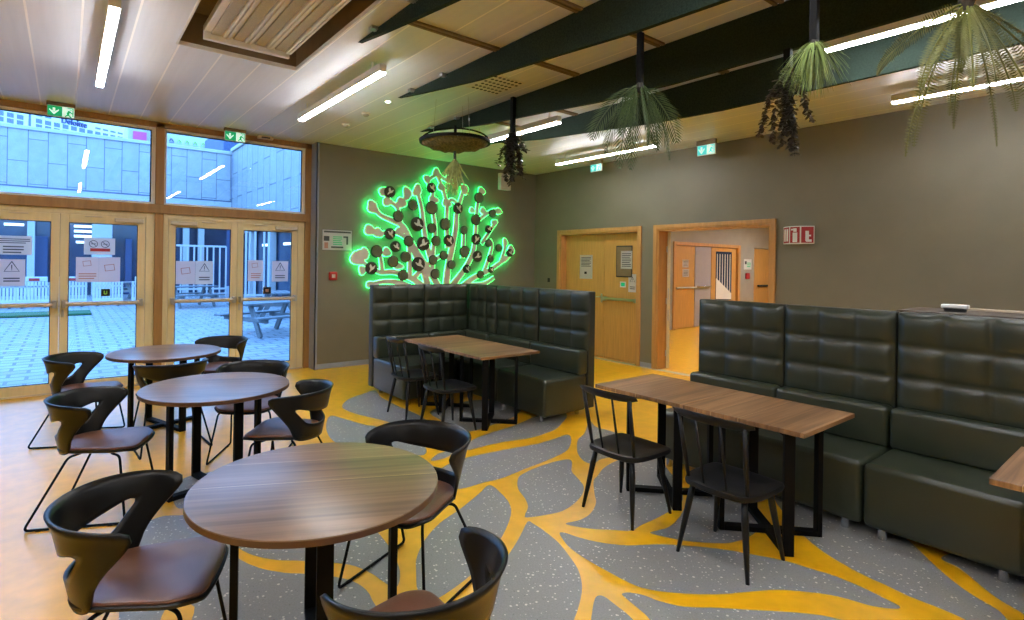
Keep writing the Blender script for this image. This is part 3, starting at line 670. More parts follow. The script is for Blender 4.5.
# exit signs
def exit_sign(loc, rot, label, w=.31, h=.16, cyan=False):
    t = thing('exit_sign', label, 'exit sign', loc, rot, 'green running-man exit signs under the ceiling')
    a = M['sign_cyan' if cyan else 'sign_green']; wm = M['sign_white']
    bm = B(); box(bm, -w/2, w/2, -.012, .012, -h, 0, .003); obj('housing', bm, M['white'], t)
    bm = B(); box(bm, .012, w/2-.006, -.0145, -.0122, -h+.008, -.008); obj('white_field', bm, wm, t)
    bm = B(); box(bm, -w/2-.006, w/2+.006, -.03, .03, 0, H-loc[2]-.002, .004); obj('mounting_rail', bm, M['recess'], t)
    bm = B(); box(bm, -w/2+.006, .011, -.0145, -.0122, -h+.008, -.008); obj('green_field', bm, a, t)
    bm = B(); c = -w/4
    box(bm, c-.012, c+.012, -.017, -.015, -h*.55, -.03)
    prism(bm, [(c-.045, -h*.45), (c, -h*.85), (c+.045, -h*.45), (c+.045, -h*.33), (c, -h*.62), (c-.045, -h*.33)], -.017, -.015, plane='XZ')
    obj('arrow', bm, wm, t)
    bm = B(); c = w*.27
    for P_ in ([(c-.02, -.07), (c-.002, -.07), (c+.012, -.1), (c-.005, -.11)], [(c-.005, -.045), (c+.02, -.05), (c+.006, -.09), (c-.014, -.088)], [(c+.005, -.09), (c+.03, -.12), (c+.022, -.13), (c-.004, -.1)], [(c-.012, -.09), (c-.035, -.115), (c-.028, -.125), (c, -.098)], [(c+.02, -.055), (c+.04, -.075), (c+.034, -.083), (c+.014, -.066)]):
        prism(bm, P_, -.0165, -.0145, plane='XZ')
    lathe(bm, [(.010, -.004), (.010, .004)], 12, (c+.022, -.0155, -.034))
    for q in ((w/2-.022, w/2-.012, -h+.02, -.02), (w/2-.07, w/2-.012, -.02, -.012)): box(bm, q[0], q[1], -.0165, -.0145, q[2], q[3])
    obj('running_man', bm, a, t)
    return t
p = at(61, 110, Y=8.2); exit_sign((p.x, 8.2, 3.46), 0, 'green exit sign with a down arrow over the left glass doors', .26, .13)
p = at(235, 134, Y=8.2); exit_sign((p.x, 8.2, 3.46), 0, 'green exit sign with a down arrow over the right glass doors', .27, .135)
exit_sign((7.3, 6.38, 3.43), -PI/2, 'small exit sign over the closed wooden double door', .25, .13, True)
exit_sign((7.3, 4.32, 3.43), -PI/2, 'small exit sign over the open doorway, right of the palm bunch', .28, .15, True)

# ------------------------------------------------------------------ wooden doors in the right wall
def door_trim(idx, y0, y1, z1):
    bm = B(); w = .065
    box(bm, -.03, .0, y0-w, y0+.0, 0, z1+w, .004); box(bm, -.03, 0, y1, y1+w, 0, z1+w, .004); box(bm, -.03, 0, y0, y1, z1, z1+w, .004)
    box(bm, -.012, .26, y0, y0+.03, 0, z1, .003); box(bm, -.012, .26, y1-.03, y1, 0, z1, .003); box(bm, -.012, .26, y0+.03, y1-.03, z1-.03, z1, .003)
    o = struct(f'trim_{idx}', bm, M['oak_trim']); o.location = (XB, 0, 0)
door_trim(9, *D1); door_trim(10, *D2)
DX = XB+.12
def panel_door(y0, y1, z1, label, bar, vision):
    t = thing('wooden_door_leaf', label, 'door', (DX, (y0+y1)/2, 0), 0, 'oak leaves of the closed double door')
    w = (y1-y0)/2
    bm = B(); box(bm, 0, .05, -w, w, .01, z1, .004); obj('leaf', bm, M['oak'], t)
    if vision:
        bm = B(); box(bm, -.008, 0, -.22, .13, 1.47, 2.02, .004); obj('vision_frame', bm, M['dark_gap'], t)
        bm = B(); box(bm, -.012, -.008, -.2, .11, 1.49, 2.0); g = obj('pane', bm, M['recess'], t)
    if bar:
        bm = B(); tube(bm, [(-.07, w-.04, 1.08), (-.07, -w+.04, 1.08)], .024, 12); b_ = obj('push_bar', bm, M['steel'], t, smooth='auto')
        bm = B(); box(bm, -.09, 0, w-.08, w-.03, 1.04, 1.11, .006); obj('push_bar_mount', bm, M['steel'], b_); bm = B(); box(bm, -.09, 0, -w+.03, -w+.08, 1.04, 1.11, .006); obj('push_bar_mount', bm, M['steel'], b_)
    else:
        bm = B(); box(bm, -.02, 0, -w+.03, -w+.06, 1.0, 1.16, .004); tube(bm, arc_fillet([(-.0, -w+.045, 1.1), (-.06, -w+.045, 1.1), (-.06, -w+.14, 1.1)], .015), .009, 8); obj('handle', bm, M['steel'], t)
    return t
yc = at(604, 298, X=DX).y
panel_door(D1[0]+.035, yc-.003, D1[2]-.035, 'oak door leaf with a glass pane and green-lit push bar', True, True)
panel_door(yc+.003, D1[1]-.035, D1[2]-.035, 'plain oak door leaf with a long white notice, partly behind the corner booth', False, False)
DS = DX-.006
sheet('door_notice', 'long white text notice on the plain oak door leaf', 'notice', 580, 255, 592.3, 279, 'X', DS, [('lines', .12, .08, .88, .5, 7, 'ink'), ('bar', .38, .7, .56, .8, 'dark_gap')], 'paper')
sheet('door_notice', 'white sheet taped over the glass pane of the oak door', 'notice', 621, 251, 632, 269, 'X', DX-.014, [('lines', .1, .1, .9, .9, 8, 'ink')], 'paper')
sheet('door_notice', 'white notice with a warning triangle beside the glass pane of the oak door', 'notice', 628.5, 274, 636.5, 292.5, 'X', DS, warn, 'paper')
sheet('small_sticker', 'small green square sticker above the oak door push bar', 'sticker', 620, 281.5, 626, 287.5, 'X', DS, [('bar', .2, .2, .8, .8, 'sign_green')], 'paper')
# open leaf of the doorway, folded back along the line of sight
t = thing('wooden_door_leaf', 'oak door leaf standing open in the doorway, seen on its pale edge', 'door', (XB+.23, D2[1]-.06, 0), math.atan2(5.22, 7.82)+.004)
bm = B(); box(bm, 0, .86, -.025, .025, .01, D2[2]-.04, .003); obj('leaf', bm, M['oak'], t)
bm = B(); box(bm, -.003, 0, -.025, .025, .01, D2[2]-.04); obj('edge_strip', bm, M['cream'], t)
bm = B()
for z in (.9, 1.25): box(bm, -.004, 0, -.01, .01, z-.12, z+.06, .001)
obj('lock_plate', bm, M['steel'], t)
bm = B()
for z in (.25, 1.1, 1.95): tube(bm, [(-.01, .03, z-.05), (-.01, .03, z+.05)], .011, 8)
obj('hinge', bm, M['steel'], t)

# second set of doors seen through the doorway
HW = 8.41
bm = B()
for q in ((12.68, 12.78, 0, 2.33), (15.98, 16.12, 0, 2.33), (12.78, 15.98, 2.24, 2.33)): box(bm, q[0], q[1], -.03, .1, q[2], q[3], .004)
o = struct('trim_11', bm, M['oak_trim']); o.location = (0, HW, 0)
t = thing('hall_door_leaf', 'oak door leaf with two notices at the back of the hall', 'door', (13.27, HW+.03, 0))
bm = B(); box(bm, -.48, .48, 0, .05, .01, 2.23, .004); obj('leaf', bm, M['oak'], t)
bm = B(); tube(bm, [(-.45, -.06, 1.1), (.46, -.06, 1.1)], .024, 12); obj('push_bar', bm, M['steel'], t, smooth='auto')
t = thing('hall_door_leaf', 'pale grey door leaf with a push bar beside the oak hall door', 'door', (14.18, HW+.03, 0))
bm = B(); box(bm, -.4, .4, 0, .05, .01, 2.23, .004); obj('leaf', bm, M['grey_door'], t)
bm = B(); tube(bm, [(-.36, -.06, 1.12), (.3, -.06, 1.12)], .024, 12); obj('push_bar', bm, M['chrome'], t, smooth='auto')
t = thing('hall_door_leaf', 'oak door leaf with a tall glass pane beside the grey hall door', 'door', (15.28, HW+.03, 0))
bm = B(); box(bm, -.68, .68, 0, .05, .01, 2.23, .004); obj('leaf', bm, M['oak'], t)
bm = B(); box(bm, -.45, .42, -.008, 0, .7, 2.12, .004); obj('vision_frame', bm, M['ext_dark_glass'], t)
bm = B()
for k in range(6): box(bm, -.4+.14*k, -.37+.14*k, -.014, -.008, .95, 2.05)
prism(bm, [(-.44, .75), (.4, .72), (.4, .9), (-.44, 1.35)], -.016, -.008, plane='XZ')
obj('stair_rail_view', bm, M['white_metal'], t)
t = thing('hall_door_leaf', 'oak door leaf at the right side of the hall wall beyond the plan', 'door', (17.62, HW+.03, 0))
bm = B(); box(bm, -.54, .46, 0, .05, .01, 2.26, .004); obj('leaf', bm, M['oak'], t)
bm = B(); box(bm, -.61, -.545, -.03, .08, 0, 2.27, .004); obj('side_trim', bm, M['oak_trim'], t)
bm = B(); tube(bm, [(-.4, -.06, 1.1), (.4, -.06, 1.1)], .03, 12); obj('push_bar', bm, M['dark_gap'], t, smooth='auto')
sheet('hall_notice', 'upper white notice on the oak hall door', 'notice', 682.5, 259.5, 688.5, 267.5, 'Y', HW+.026, [('lines', .15, .15, .85, .85, 4, 'ink')], 'paper')
sheet('hall_notice', 'lower white notice on the oak hall door', 'notice', 682.5, 269, 689, 277, 'Y', HW+.026, [('lines', .15, .15, .85, .85, 4, 'ink')], 'paper')
sheet('hall_plan', 'white evacuation plan on the hall wall between doors', 'plan', 744, 259, 751.5, 269.5, 'Y', HW-.004, [('bar', .1, .2, .35, .5, 'ink'), ('lines', .4, .3, .9, .8, 3, 'sign_green')], 'paper')
p = at(747.5, 276, Y=HW-.02); bm = B(); box(bm, -.11, .11, 0, .04, -.09, .09, .015)
tag(obj('hall_call_point', bm, M['red'], None, (p.x, HW-.045, p.z)), 'small dark red call point under the hall evacuation plan', 'fire alarm')
p = at(664, 256, Y=HW)

# fire extinguisher sign (projecting, three-sided) on the right wall
p = at(796, 235, X=XB-.08)
t = thing('extinguisher_sign', 'red and white folded fire extinguisher sign on the wall right of the doorway', 'sign', (XB-.002, p.y, p.z))
w, d, h = .19, .11, .115
bm = B()
prism(bm, [(0, -w), (-d, -w*.35), (-d, w*.35), (0, w)], -h, h); obj('sign_body', bm, M['white'], t)
bm = B()
def on_panel(bm, a0, a1, z0, z1, face, lift=.002):
    """quad strip on the front (face 0), left-hand (1) or right-hand (2) panel of the sign; a is a fraction across the panel"""
    F = {0: ((-d, w*.35), (-d, -w*.35)), 1: ((0, w), (-d, w*.35)), 2: ((-d, -w*.35), (0, -w))}[face]
    P_, Q_ = Vector(F[0]), Vector(F[1]); n = Vector((-(Q_-P_).y, (Q_-P_).x)).normalized()
    if n.x > 0: n = -n
    A, C = P_.lerp(Q_, a0), P_.lerp(Q_, a1)
    prism(bm, [tuple(A), tuple(C), tuple(C+n*lift), tuple(A+n*lift)], z0, z1)
for f in (0, 1, 2): on_panel(bm, .06, .94, -h+.012, h-.012, f)
obj('red_field', bm, M['red'], t)
bm = B()
on_panel(bm, .3, .72, -h+.02, .03, 0, .004); on_panel(bm, .36, .66, .04, h-.03, 0, .004); on_panel(bm, .15, .34, .06, .08, 0, .004)
on_panel(bm, .35, .6, -.08, .05, 2, .004); on_panel(bm, .5, .75, -.02, .0, 2, .004); on_panel(bm, .4, .8, -.09, -.06, 2, .004)
on_panel(bm, .2, .4, -.08, .08, 1, .004); on_panel(bm, .55, .8, -.08, .08, 1, .004)
obj('white_pictogram', bm, M['white'], t)
# small dark wall switch beside the corner
p = at(549, 280, X=XB); bm = B(); box(bm, -.014, 0, -.03, .03, -.04, .04, .004)
tag(obj('wall_switch', bm, M['dark_gap'], None, (XB, p.y, p.z)), 'small dark wall switch behind the corner booth, left of the wooden doors', 'switch')

# ------------------------------------------------------------------ glowing tree artwork
art = thing('tree_wall_art', 'large beige tree artwork glowing with green light and round moss discs', 'wall art', (0, YT, 0))
S = 4.77
def c2(x, y): return (340+x/S, 160+y/S)
def c3(x, y): return (420+x/S, 160+y/S)
strokes = [
 ([c3(120,640), c3(130,520), c3(150,420), c3(168,330), c3(172,260), c3(190,190), c3(206,140)], [34,26,24,20,16,12,9]),
 ([c3(110,640), c3(60,560), c3(10,480), c3(-40,400)], [30,24,20,16]),
 ([c2(425,640), c2(400,540), c2(360,460), c2(340,400), c2(300,320), c2(250,290), c2(195,265), c2(155,225)], [30,26,22,20,17,14,11,10]),
 ([c2(430,640), c2(350,570), c2(260,535), c2(190,535), c2(130,505), c2(100,480)], [30,20,15,12,10,9]),
 ([c2(400,640), c2(300,590), c2(215,580), c2(150,592)], [20,16,12,8]),
 ([c2(440,500), c2(410,400), c2(395,300), c2(385,220), c2(362,140)], [22,18,14,11,10]),
 ([c2(350,420), c2(310,370), c2(260,345), c2(190,350), c2(140,345)], [16,13,11,10,9]),
 ([c2(285,300), c2(272,230), c2(235,195), c2(205,150)], [12,10,9,8]),
 ([c2(265,210), c2(300,195), c2(318,150)], [8,9,9]),
 ([c3(130,420), c3(125,300), c3(125,210), c3(100,120), c3(72,60)], [18,14,11,9,8]),
 ([c3(125,210), c3(150,190), c3(180,215)], [9,9,9]),
 ([c3(75,70), c3(40,95), c3(40,140)], [8,8,8]), ([c3(75,55), c3(110,90), c3(145,95)], [8,9,8]),
 ([c3(150,600), c3(210,520), c3(250,440), c3(262,350), c3(268,240), c3(285,150)], [26,20,17,14,11,9]),
 ([c3(160,640), c3(240,570), c3(320,530), c3(380,490), c3(425,455)], [28,20,15,12,9]),
 ([c3(380,490), c3(400,430), c3(402,390)], [10,9,8]), ([c3(260,300), c3(310,260), c3(350,240), c3(372,248)], [12,10,9,8]),
 ([c3(290,400), c3(330,340), c3(355,300)], [12,10,9]), ([c3(300,540), c3(340,420), c3(330,380)], [12,10,8]),
 ([c3(55,560), c3(60,430), c3(70,330), c3(55,210), c3(60,150)], [16,14,12,10,9]),
 ([c3(200,470), c3(205,380), c3(205,320)], [14,10,9]), ([c3(140,640), c3(220,600), c3(300,590), c3(350,560)], [22,16,12,9]),
 ([c3(-30,560), c3(30,500), c3(110,450)], [16,13,11]), ([c2(330,560), c2(330,470), c2(325,400)], [16,13,11]),
 ([c2(200,535), c2(190,460), c2(175,430)], [12,10,10]),
]
blobs = [(c2(80,470),30,24), (c2(100,455),26,18), (c2(115,440),18,14), (c2(140,335),24,18), (c2(180,348),20,16), (c2(155,230),24,18), (c2(150,215),18,16),
 (c2(318,160),18,26), (c2(365,145),17,26), (c2(205,150),20,14), (c2(225,200),22,14), (c2(290,205),22,20), (c2(220,440),18,16), (c2(285,340),22,14), (c2(150,595),26,10), (c2(105,525),14,16), (c2(275,505),22,12),
 (c3(75,60),16,16), (c3(135,95),20,14), (c3(100,130),20,14), (c3(125,205),22,16), (c3(210,140),16,22), (c3(290,150),18,16), (c3(300,245),20,12), (c3(372,245),16,12), (c3(352,300),16,13), (c3(403,395),12,20), (c3(430,430),20,20), (c3(400,470),24,14), (c3(62,190),24,14), (c3(30,90),14,14), (c3(245,240),12,10)]
def uvw(u, v):
    p = at(u, v, Y=YT-.06); return Vector((p.x, p.z))
PXM = .0176   # metres per photo pixel on this wall
def art_mesh(grow, y0, y1):
    bm = B(); kk = 0
    for pts, ws in strokes:
        y0 -= .0001; kk += 1
        P_ = [uvw(*q) for q in pts]; P_ = [Vector((a.x, a.y, w)) for a, w in zip(P_, ws)]
        sp = spline(P_, 5, False); L_ = []; R_ = []
        for i, q in enumerate(sp):
            a = sp[max(0, i-1)]; b = sp[min(len(sp)-1, i+1)]; t_ = Vector((b.x-a.x, b.y-a.y)).normalized(); n = Vector((-t_.y, t_.x))
            hw = q.z/S*PXM*.5+grow; c = Vector((q.x, q.y))
            L_.append(c+n*hw); R_.append(c-n*hw)
        for i in range(len(L_)-1):
            prism(bm, [tuple(L_[i]), tuple(L_[i+1]), tuple(R_[i+1]), tuple(R_[i])], y0, y1, plane='XZ')
    for c, a, b in blobs:
        y0 -= .00006; q = uvw(*c); A, Bb = a/S*PXM+grow, b/S*PXM+grow; ang = random.Random(int(c[0]*13)).uniform(-.6, .6)
        poly = []
        for k in range(16):
            th = 2*PI*k/16; rr = 1+.12*math.cos(3*th); x, z = A*rr*math.cos(th), Bb*rr*math.sin(th)
            poly.append((q.x+x*math.cos(ang)-z*math.sin(ang), q.y+x*math.sin(ang)+z*math.cos(ang)))
        prism(bm, poly, y0, y1, plane='XZ')
    return bm
obj('tree_panel', art_mesh(.016, -.083, -.077), M['tree'], art)
obj('led_strip', art_mesh(.025, -.076, -.066), M['led'], art)
discs = [(c2, x, y, r, b) for x, y, r, b in ((237,152,28,1),(435,133,26,1),(347,215,27,0),(436,228,34,0),(277,268,28,0),(367,306,36,1),(437,325,26,0),(237,352,28,1),(327,387,27,0),(396,399,36,1),(457,386,26,0),(264,413,27,1),(174,436,30,0),(311,462,27,0),(252,485,28,0),(149,516,30,1),(373,497,36,1),(443,477,25,0),(300,550,27,0),(454,543,26,0))]
discs += [(c3, x, y, r, b) for x, y, r, b in ((180,231,29,1),(280,180,29,0),(345,255,23,0),(265,285,30,0),(119,306,32,0),(208,335,23,0),(326,330,22,1),(267,378,30,1),(136,384,30,1),(326,397,22,0),(212,437,31,0),(375,419,22,0),(427,443,22,1),(273,460,30,1),(335,470,21,0),(112,455,24,0),(149,499,23,0),(222,519,23,1),(338,523,18,1),(288,546,22,0))]
bird_poly = [(-.72,.30),(-.55,.38),(-.42,.30),(-.15,.12),(.0,.45),(.12,.8),(.38,.62),(.42,.3),(.34,-.02),(.6,-.3),(.78,-.62),(.5,-.55),(.2,-.32),(-.1,-.28),(-.4,-.1),(-.55,.15)]
for i, (f, x, y, r, b) in enumerate(discs):
    q = at(*f(x, y), Y=YT-.1); rr = r/S*PXM*.93
    bm = B(); lathe(bm, [(rr, 0), (rr*1.0, .03), (rr*.9, .034)], 24); bm.transform(Matrix.Rotation(PI/2, 4, 'X'))
    o = obj('disc', bm, M['moss_rim'], art, (q.x, -.088, q.z), smooth='auto')
    bm = B(); lathe(bm, [(rr*.9, .03), (rr*.88, .038), (rr*.6, .042), (rr*.2, .043)], 24)
    for v in bm.verts: v.co.z += .003*noise.noise(v.co*40)
    bm.transform(Matrix.Rotation(PI/2, 4, 'X')); obj('moss', bm, M['moss'] if not b else M['bark'], o, smooth='auto')
    if b:
        s = 1 if i % 3 else -1; bm = B(); a = random.uniform(-.3, .5)
        prism(bm, [((px*math.cos(a)-pz*math.sin(a))*rr*.85*s, (px*math.sin(a)+pz*math.cos(a))*rr*.85) for px, pz in bird_poly], -.052, -.045, plane='XZ')
        obj('bird', bm, M['bird'], o)

# ------------------------------------------------------------------ booths
def tufted(bm, x0, x1, z0, z1, y, depth=.03, nx=3, nz=3, res=11):
    """padded panel facing -y: nz rows by nx soft columns"""
    NX, NZ = nx*res, nz*res; g = []
    for j in range(NZ+1):
        row = []
        for i in range(NX+1):
            u, v = i/NX, j/NZ
            fu, fv = (u*nx) % 1 if i < NX else 1, (v*nz) % 1 if j < NZ else 1
            fv = fv if j % res else 0
            pv = max(0, 1-abs(2*fv-1)**3.0)**.6; pu = max(0, 1-abs(2*fu-1)**2.5)
            seam_u = math.exp(-(min(fu, 1-fu)*nx*1.0)**2/.05)*math.exp(-(min(fv, 1-fv))**2/.1) if 0 < i < NX else 0
            d = depth*(.18+.82*pv)*(1-.62*(1-pu)) if (0 < i < NX and 0 < j < NZ) else 0
            if 0 < i < NX and i % res == 0: d *= .68
            row.append(bm.verts.new((x0+(x1-x0)*u, y-d, z0+(z1-z0)*v)))
        g.append(row)
    for j in range(NZ):
        for i in range(NX): bm.faces.new((g[j][i], g[j][i+1], g[j+1][i+1], g[j+1][i]))
def bench_panel(t, x0, x1, y, ztop=1.375, th=.13):
    bm = B(); box(bm, x0+.003, x1-.003, y+.02, y+th, .07, ztop, .012, 3); o = obj('back_panel', bm, M['green_leather_side'], t, smooth='auto')
    bm = B(); tufted(bm, x0+.008, x1-.008, .70, ztop-.008, y+.021, .035); obj('tufted_pad', bm, M['green_leather'], o, smooth=True)
def cushion(t, name, x0, x1, y0, y1, z0, z1, bev=.035):
    bm = B(); box(bm, x0+.003, x1-.003, y0, y1, z0, z1, bev, 5); return obj(name, bm, M['green_leather'], t, smooth='auto')
def feet(t, pts):
    for x, y in pts:
        bm = B(); lathe(bm, [(.022, 0), (.024, .004), (.024, .07)], 20, (x, y, 0)); obj('foot', bm, M['chrome'], t, smooth='auto')
def bench(label, loc, rot, w, depth, group):
    t = thing('bench_seat_module', label, 'bench', loc, rot, group); a, b = -w/2, w/2
    cushion(t, 'seat', a, b, 0, depth, .06, .455); cushion(t, 'lumbar_cushion', a, b, depth-.13, depth+.015, .45, .725, .03)
    bench_panel(t, a, b, depth)
    feet(t, [(a+.1, .045), (b-.1, .045), (a+.1, depth-.05), (b-.1, depth-.05)])
    return t
g1 = 'green leather booth modules by the tree wall'; g2 = 'green leather bench modules along the right side'
b = bench('green high-backed bench module, near end of the corner booth', (3.98, 4.54, 0), -PI/2, .82, .64, g1)
dup(b, (3.98, 5.37, 0), -PI/2, 'green high-backed bench module in the middle of the right wing of the corner booth')
bench('green high-backed bench module, left end of the corner booth facing the camera', (3.503, 5.60, 0), 0, .765, .80, g1)
t = thing('bench_corner_module', 'green high-backed corner module joining both wings of the booth', 'bench', (3.98, 5.79, 0), 0, g1)
cushion(t, 'seat', -.09, .64, 0, .61, .06, .455); cushion(t, 'lumbar_cushion', -.09, .51, .48, .62, .45, .725, .03)
bm = B(); box(bm, .51, .655, .003, .62, .45, .725, .03, 5); obj('lumbar_cushion', bm, M['green_leather'], t, smooth='auto')
bench_panel(t, -.09, .635, .61)
bm = B(); box(bm, .66, .77, .003, .74, .07, 1.375, .012, 3); o = obj('back_panel', bm, M['green_leather_side'], t, smooth='auto')
bm = B(); tufted(bm, -.3, .3, .70, 1.367, 0, .035); bm.transform(Matrix.Translation((.661, .31, 0)) @ Matrix.Rotation(-PI/2, 4, 'Z')); obj('tufted_pad', bm, M['green_leather'], o, smooth=True)
feet(t, [(-.03, .07)])
b = bench('green high-backed bench module at the far end, behind the two-part table', (3.985, 2.405, 0), -PI/2, .75, .6, g2)
dup(b, (3.985, 1.652, 0), -PI/2, 'green high-backed bench module second from the far end, behind the near half of the table')
dup(b, (3.985, .899, 0), -PI/2, 'green high-backed bench module third from the far end, in the lower right of the photo')
dup(b, (3.985, .146, 0), -PI/2, 'green high-backed bench module at the right edge of the photo')
dup(b, (3.985, -.607, 0), -PI/2, 'green high-backed bench module beyond the right edge of the photo')
# ledge behind the bench
t = thing('wall_ledge', 'dark wooden ledge running behind the right-hand bench backs', 'ledge', (5.0, -.1, 0))
bm = B(); box(bm, -.22, .3, -1.9, 1.43, 1.352, 1.38, .006); obj('ledge_top', bm, M['dark_wood'], t)
bm = B(); box(bm, -.2, .28, -1.88, 1.41, 0, 1.352, .004); obj('ledge_body', bm, M['wall'], t)
bm = B(); box(bm, .22, .26, -1.9, 1.2, 1.38, 1.396, .004); obj('edge_strip', bm, M['silver'], t)
p = at(956, 308, X=5.0)
t = thing('white_device', 'small white box standing on the ledge behind the right-hand bench', 'device', (4.98, p.y, 1.38), -PI/2)
bm = B(); box(bm, -.075, .075, -.03, .03, .022, .05, .006); obj('case', bm, M['white'], t)
bm = B(); box(bm, -.06, .06, -.015, .015, 0, .022, .003); obj('stand', bm, M['dark_gap'], t)

# ------------------------------------------------------------------ tables
def loop_frame(t, p, q, ztop, w=.06, th=.03):
    """two uprights at p and q joined by a bar on the floor and one under the top, made of flat bar"""
    p, q = Vector((*p, 0)), Vector((*q, 0)); d = (q-p); L_ = d.length; a = math.atan2(d.y, d.x); c = (p+q)/2
    for k, s in enumerate((p, q)):
        bm = B(); obox(bm, (s.x, s.y, ztop/2), th, w, ztop, a, .003); obj('leg', bm, M['black_metal'], t)
    return a, c, L_
def table_base(t, corners, ztop):
    A, Bc, C, D = corners
    a, c, L_ = loop_frame(t, A, C, ztop); bm = B(); obox(bm, (c.x, c.y, .016), L_-.03, .06, .03, a, .002)
    obj('foot_bar', bm, M['black_metal'], t); bm = B(); obox(bm, (c.x, c.y, ztop-.012), L_-.03, .06, .02, a, .002); obj('top_bar', bm, M['black_metal'], t)
    a, c, L_ = loop_frame(t, Bc, D, ztop); bm = B(); obox(bm, (c.x, c.y, .0165), L_-.03, .06, .031, a, .002)
    obj('foot_bar', bm, M['black_metal'], t); bm = B(); obox(bm, (c.x, c.y, ztop-.0125), L_-.03, .06, .021, a, .002); obj('top_bar', bm, M['black_metal'], t)
def round_table(x, y, phi, label):
    t = thing('round_table', label, 'table', (x, y, 0), 0, 'round walnut tables by the glass doors')
    bm = B(); lathe(bm, [(.492, .715), (.5, .719), (.5, .741)], 96)
    obj('table_edge', bm, M['table_edge'], t, smooth='auto')
    bm = B(); lathe(bm, [(.5, .7412), (.4985, .745), (.496, .7455)], 96); obj('tabletop', bm, M['table_round'], t, smooth='auto')
    cs = [(.32*math.cos(phi+k*PI/2), .32*math.sin(phi+k*PI/2)) for k in range(4)]
    table_base(t, cs, .715)
    return t
round_table(.855, 2.245, math.radians(74), 'large round walnut table nearest the camera')
round_table(.893, 4.385, math.radians(14), 'round walnut table in the middle of the row of three')
round_table(.805, 6.29, math.radians(20), 'round walnut table farthest away, right at the glass doors')
def rect_table(y0, y1, x0, label, leg_y, group, w=.745):
    t = thing('rectangular_table', label, 'table', (x0+w/2, (y0+y1)/2, 0), 0, group)
    ly = (y1-y0)/2
    bm = B(); box(bm, -w/2, w/2, -ly+.001, ly-.001, .712, .74, .003); obj('tabletop', bm, M['table_rect'], t)
    ox, oy = -(x0+w/2), -(y0+y1)/2
    cs = [(3.345+ox, leg_y+oy), (3.755+ox, leg_y+oy), (3.755+ox, leg_y+.41+oy), (3.345+ox, leg_y+.41+oy)]
    table_base(t, cs, .712)
    return t
gt = 'small rectangular walnut tables pushed together'
rect_table(1.335, 2.1, 3.3, 'rectangular walnut table with the near black stick-back chair, before the right bench', 1.435, gt)
rect_table(2.1, 2.865, 3.3, 'rectangular walnut table forming the far half before the right bench', 2.16, gt)
rect_table(4.30, 5.09, 3.27, 'rectangular walnut table forming the near half inside the corner booth', 4.33, gt, .79)
rect_table(5.09, 5.86, 3.27, 'rectangular walnut table forming the far half inside the corner booth', 5.13, gt, .79)
rect_table(-.20, .565, 3.3, 'rectangular walnut table cut off by the right edge of the photo', -.1, gt)

# ------------------------------------------------------------------ stick-back chairs
def stick_chair(label, loc, rot):
    t = thing('stick_back_chair', label, 'chair', loc, rot, 'black stick-back chairs')
    # local: faces +y
    out = [(-.215, .19), (-.15, .215), (0, .222), (.15, .215), (.215, .19), (.225, .05), (.215, -.1), (.17, -.19), (.08, -.215), (0, -.22), (-.08, -.215), (-.17, -.19), (-.215, -.1), (-.225, .05)]
    o2 = spline([Vector((x, y, 0)) for x, y in out], 5)
    bm = B(); rings = []
    for s, z in ((.55, .4), (.9, .402), (.985, .412), (1.0, .428), (.98, .441), (.9, .443), (.65, .432), (.3, .428)):
        rings.append([bm.verts.new((p.x*s, p.y*s, z)) for p in o2])
    n = len(o2)
    for A, C in zip(rings, rings[1:]):
        for k in range(n): bm.faces.new((A[k], A[(k+1) % n], C[(k+1) % n], C[k]))
    bm.faces.new(rings[0][::-1]); bm.faces.new(rings[-1])
    obj('seat', bm, M['black_wood'], t, smooth='auto')
    for x, y in ((-.15, .14), (.15, .14), (-.15, -.14), (.15, -.14)):
        fx, fy = x*1.38, y*1.45
        bm = B(); tube(bm, [(x, y, .41), (x+(fx-x)*.25, y+(fy-y)*.25, .31), (x+(fx-x)*.6, y+(fy-y)*.6, .165), (fx, fy, 0)], [.015, .019, .016, .010], 12); obj('leg', bm, M['black_wood'], t, smooth=True)
    def crest(s): return Vector((.225*s, -.265+.045*s*s, .83))
    for s, r in ((-.86, .0125), (-.33, .0075), (.33, .0075), (.86, .0125)):
        p0 = Vector((.178*s/.86*.98, -.175+.03*s*s, .435)); p1 = crest(s)+Vector((0, 0, -.01))
        bm = B(); tube(bm, [p0, p0.lerp(p1, .35), p1], [r*.8, r*1.15, r*.8], 10); obj('spindle', bm, M['black_wood'], t, smooth=True)
    bm = B(); rings = []
    for k in range(17):
        s = -1.06+2.12*k/16; c = crest(s); e = 1-.45*abs(s)**6; hh = .026*e; th = .011*e
        tx = Vector((.225, .09*s, 0)).normalized(); nn = Vector((-tx.y, tx.x, 0))
        rings.append([bm.verts.new(c+nn*th*math.cos(a)+Vector((0, 0, 1))*hh*math.sin(a)+Vector((0, -.006*math.sin(a), 0))) for a in [2*PI*q/12 for q in range(12)]])
    for A, C in zip(rings, rings[1:]):
        for q in range(12): bm.faces.new((A[q], A[(q+1) % 12], C[(q+1) % 12], C[q]))
    bm.faces.new(rings[0][::-1]); bm.faces.new(rings[-1]); obj('crest_rail', bm, M['black_wood'], t, smooth='auto')
    return t
s0 = stick_chair('black stick-back chair at the near half of the table by the right bench', (3.07, 1.635, 0), -PI/2)
dup(s0, (3.06, 2.365, 0), -PI/2, 'black stick-back chair at the far half of the table by the right bench')
dup(s0, (3.08, 4.60, 0), -PI/2, 'black stick-back chair nearer the camera at the corner booth table')
dup(s0, (3.07, 5.28, 0), -PI/2, 'black stick-back chair farther left at the corner booth table')

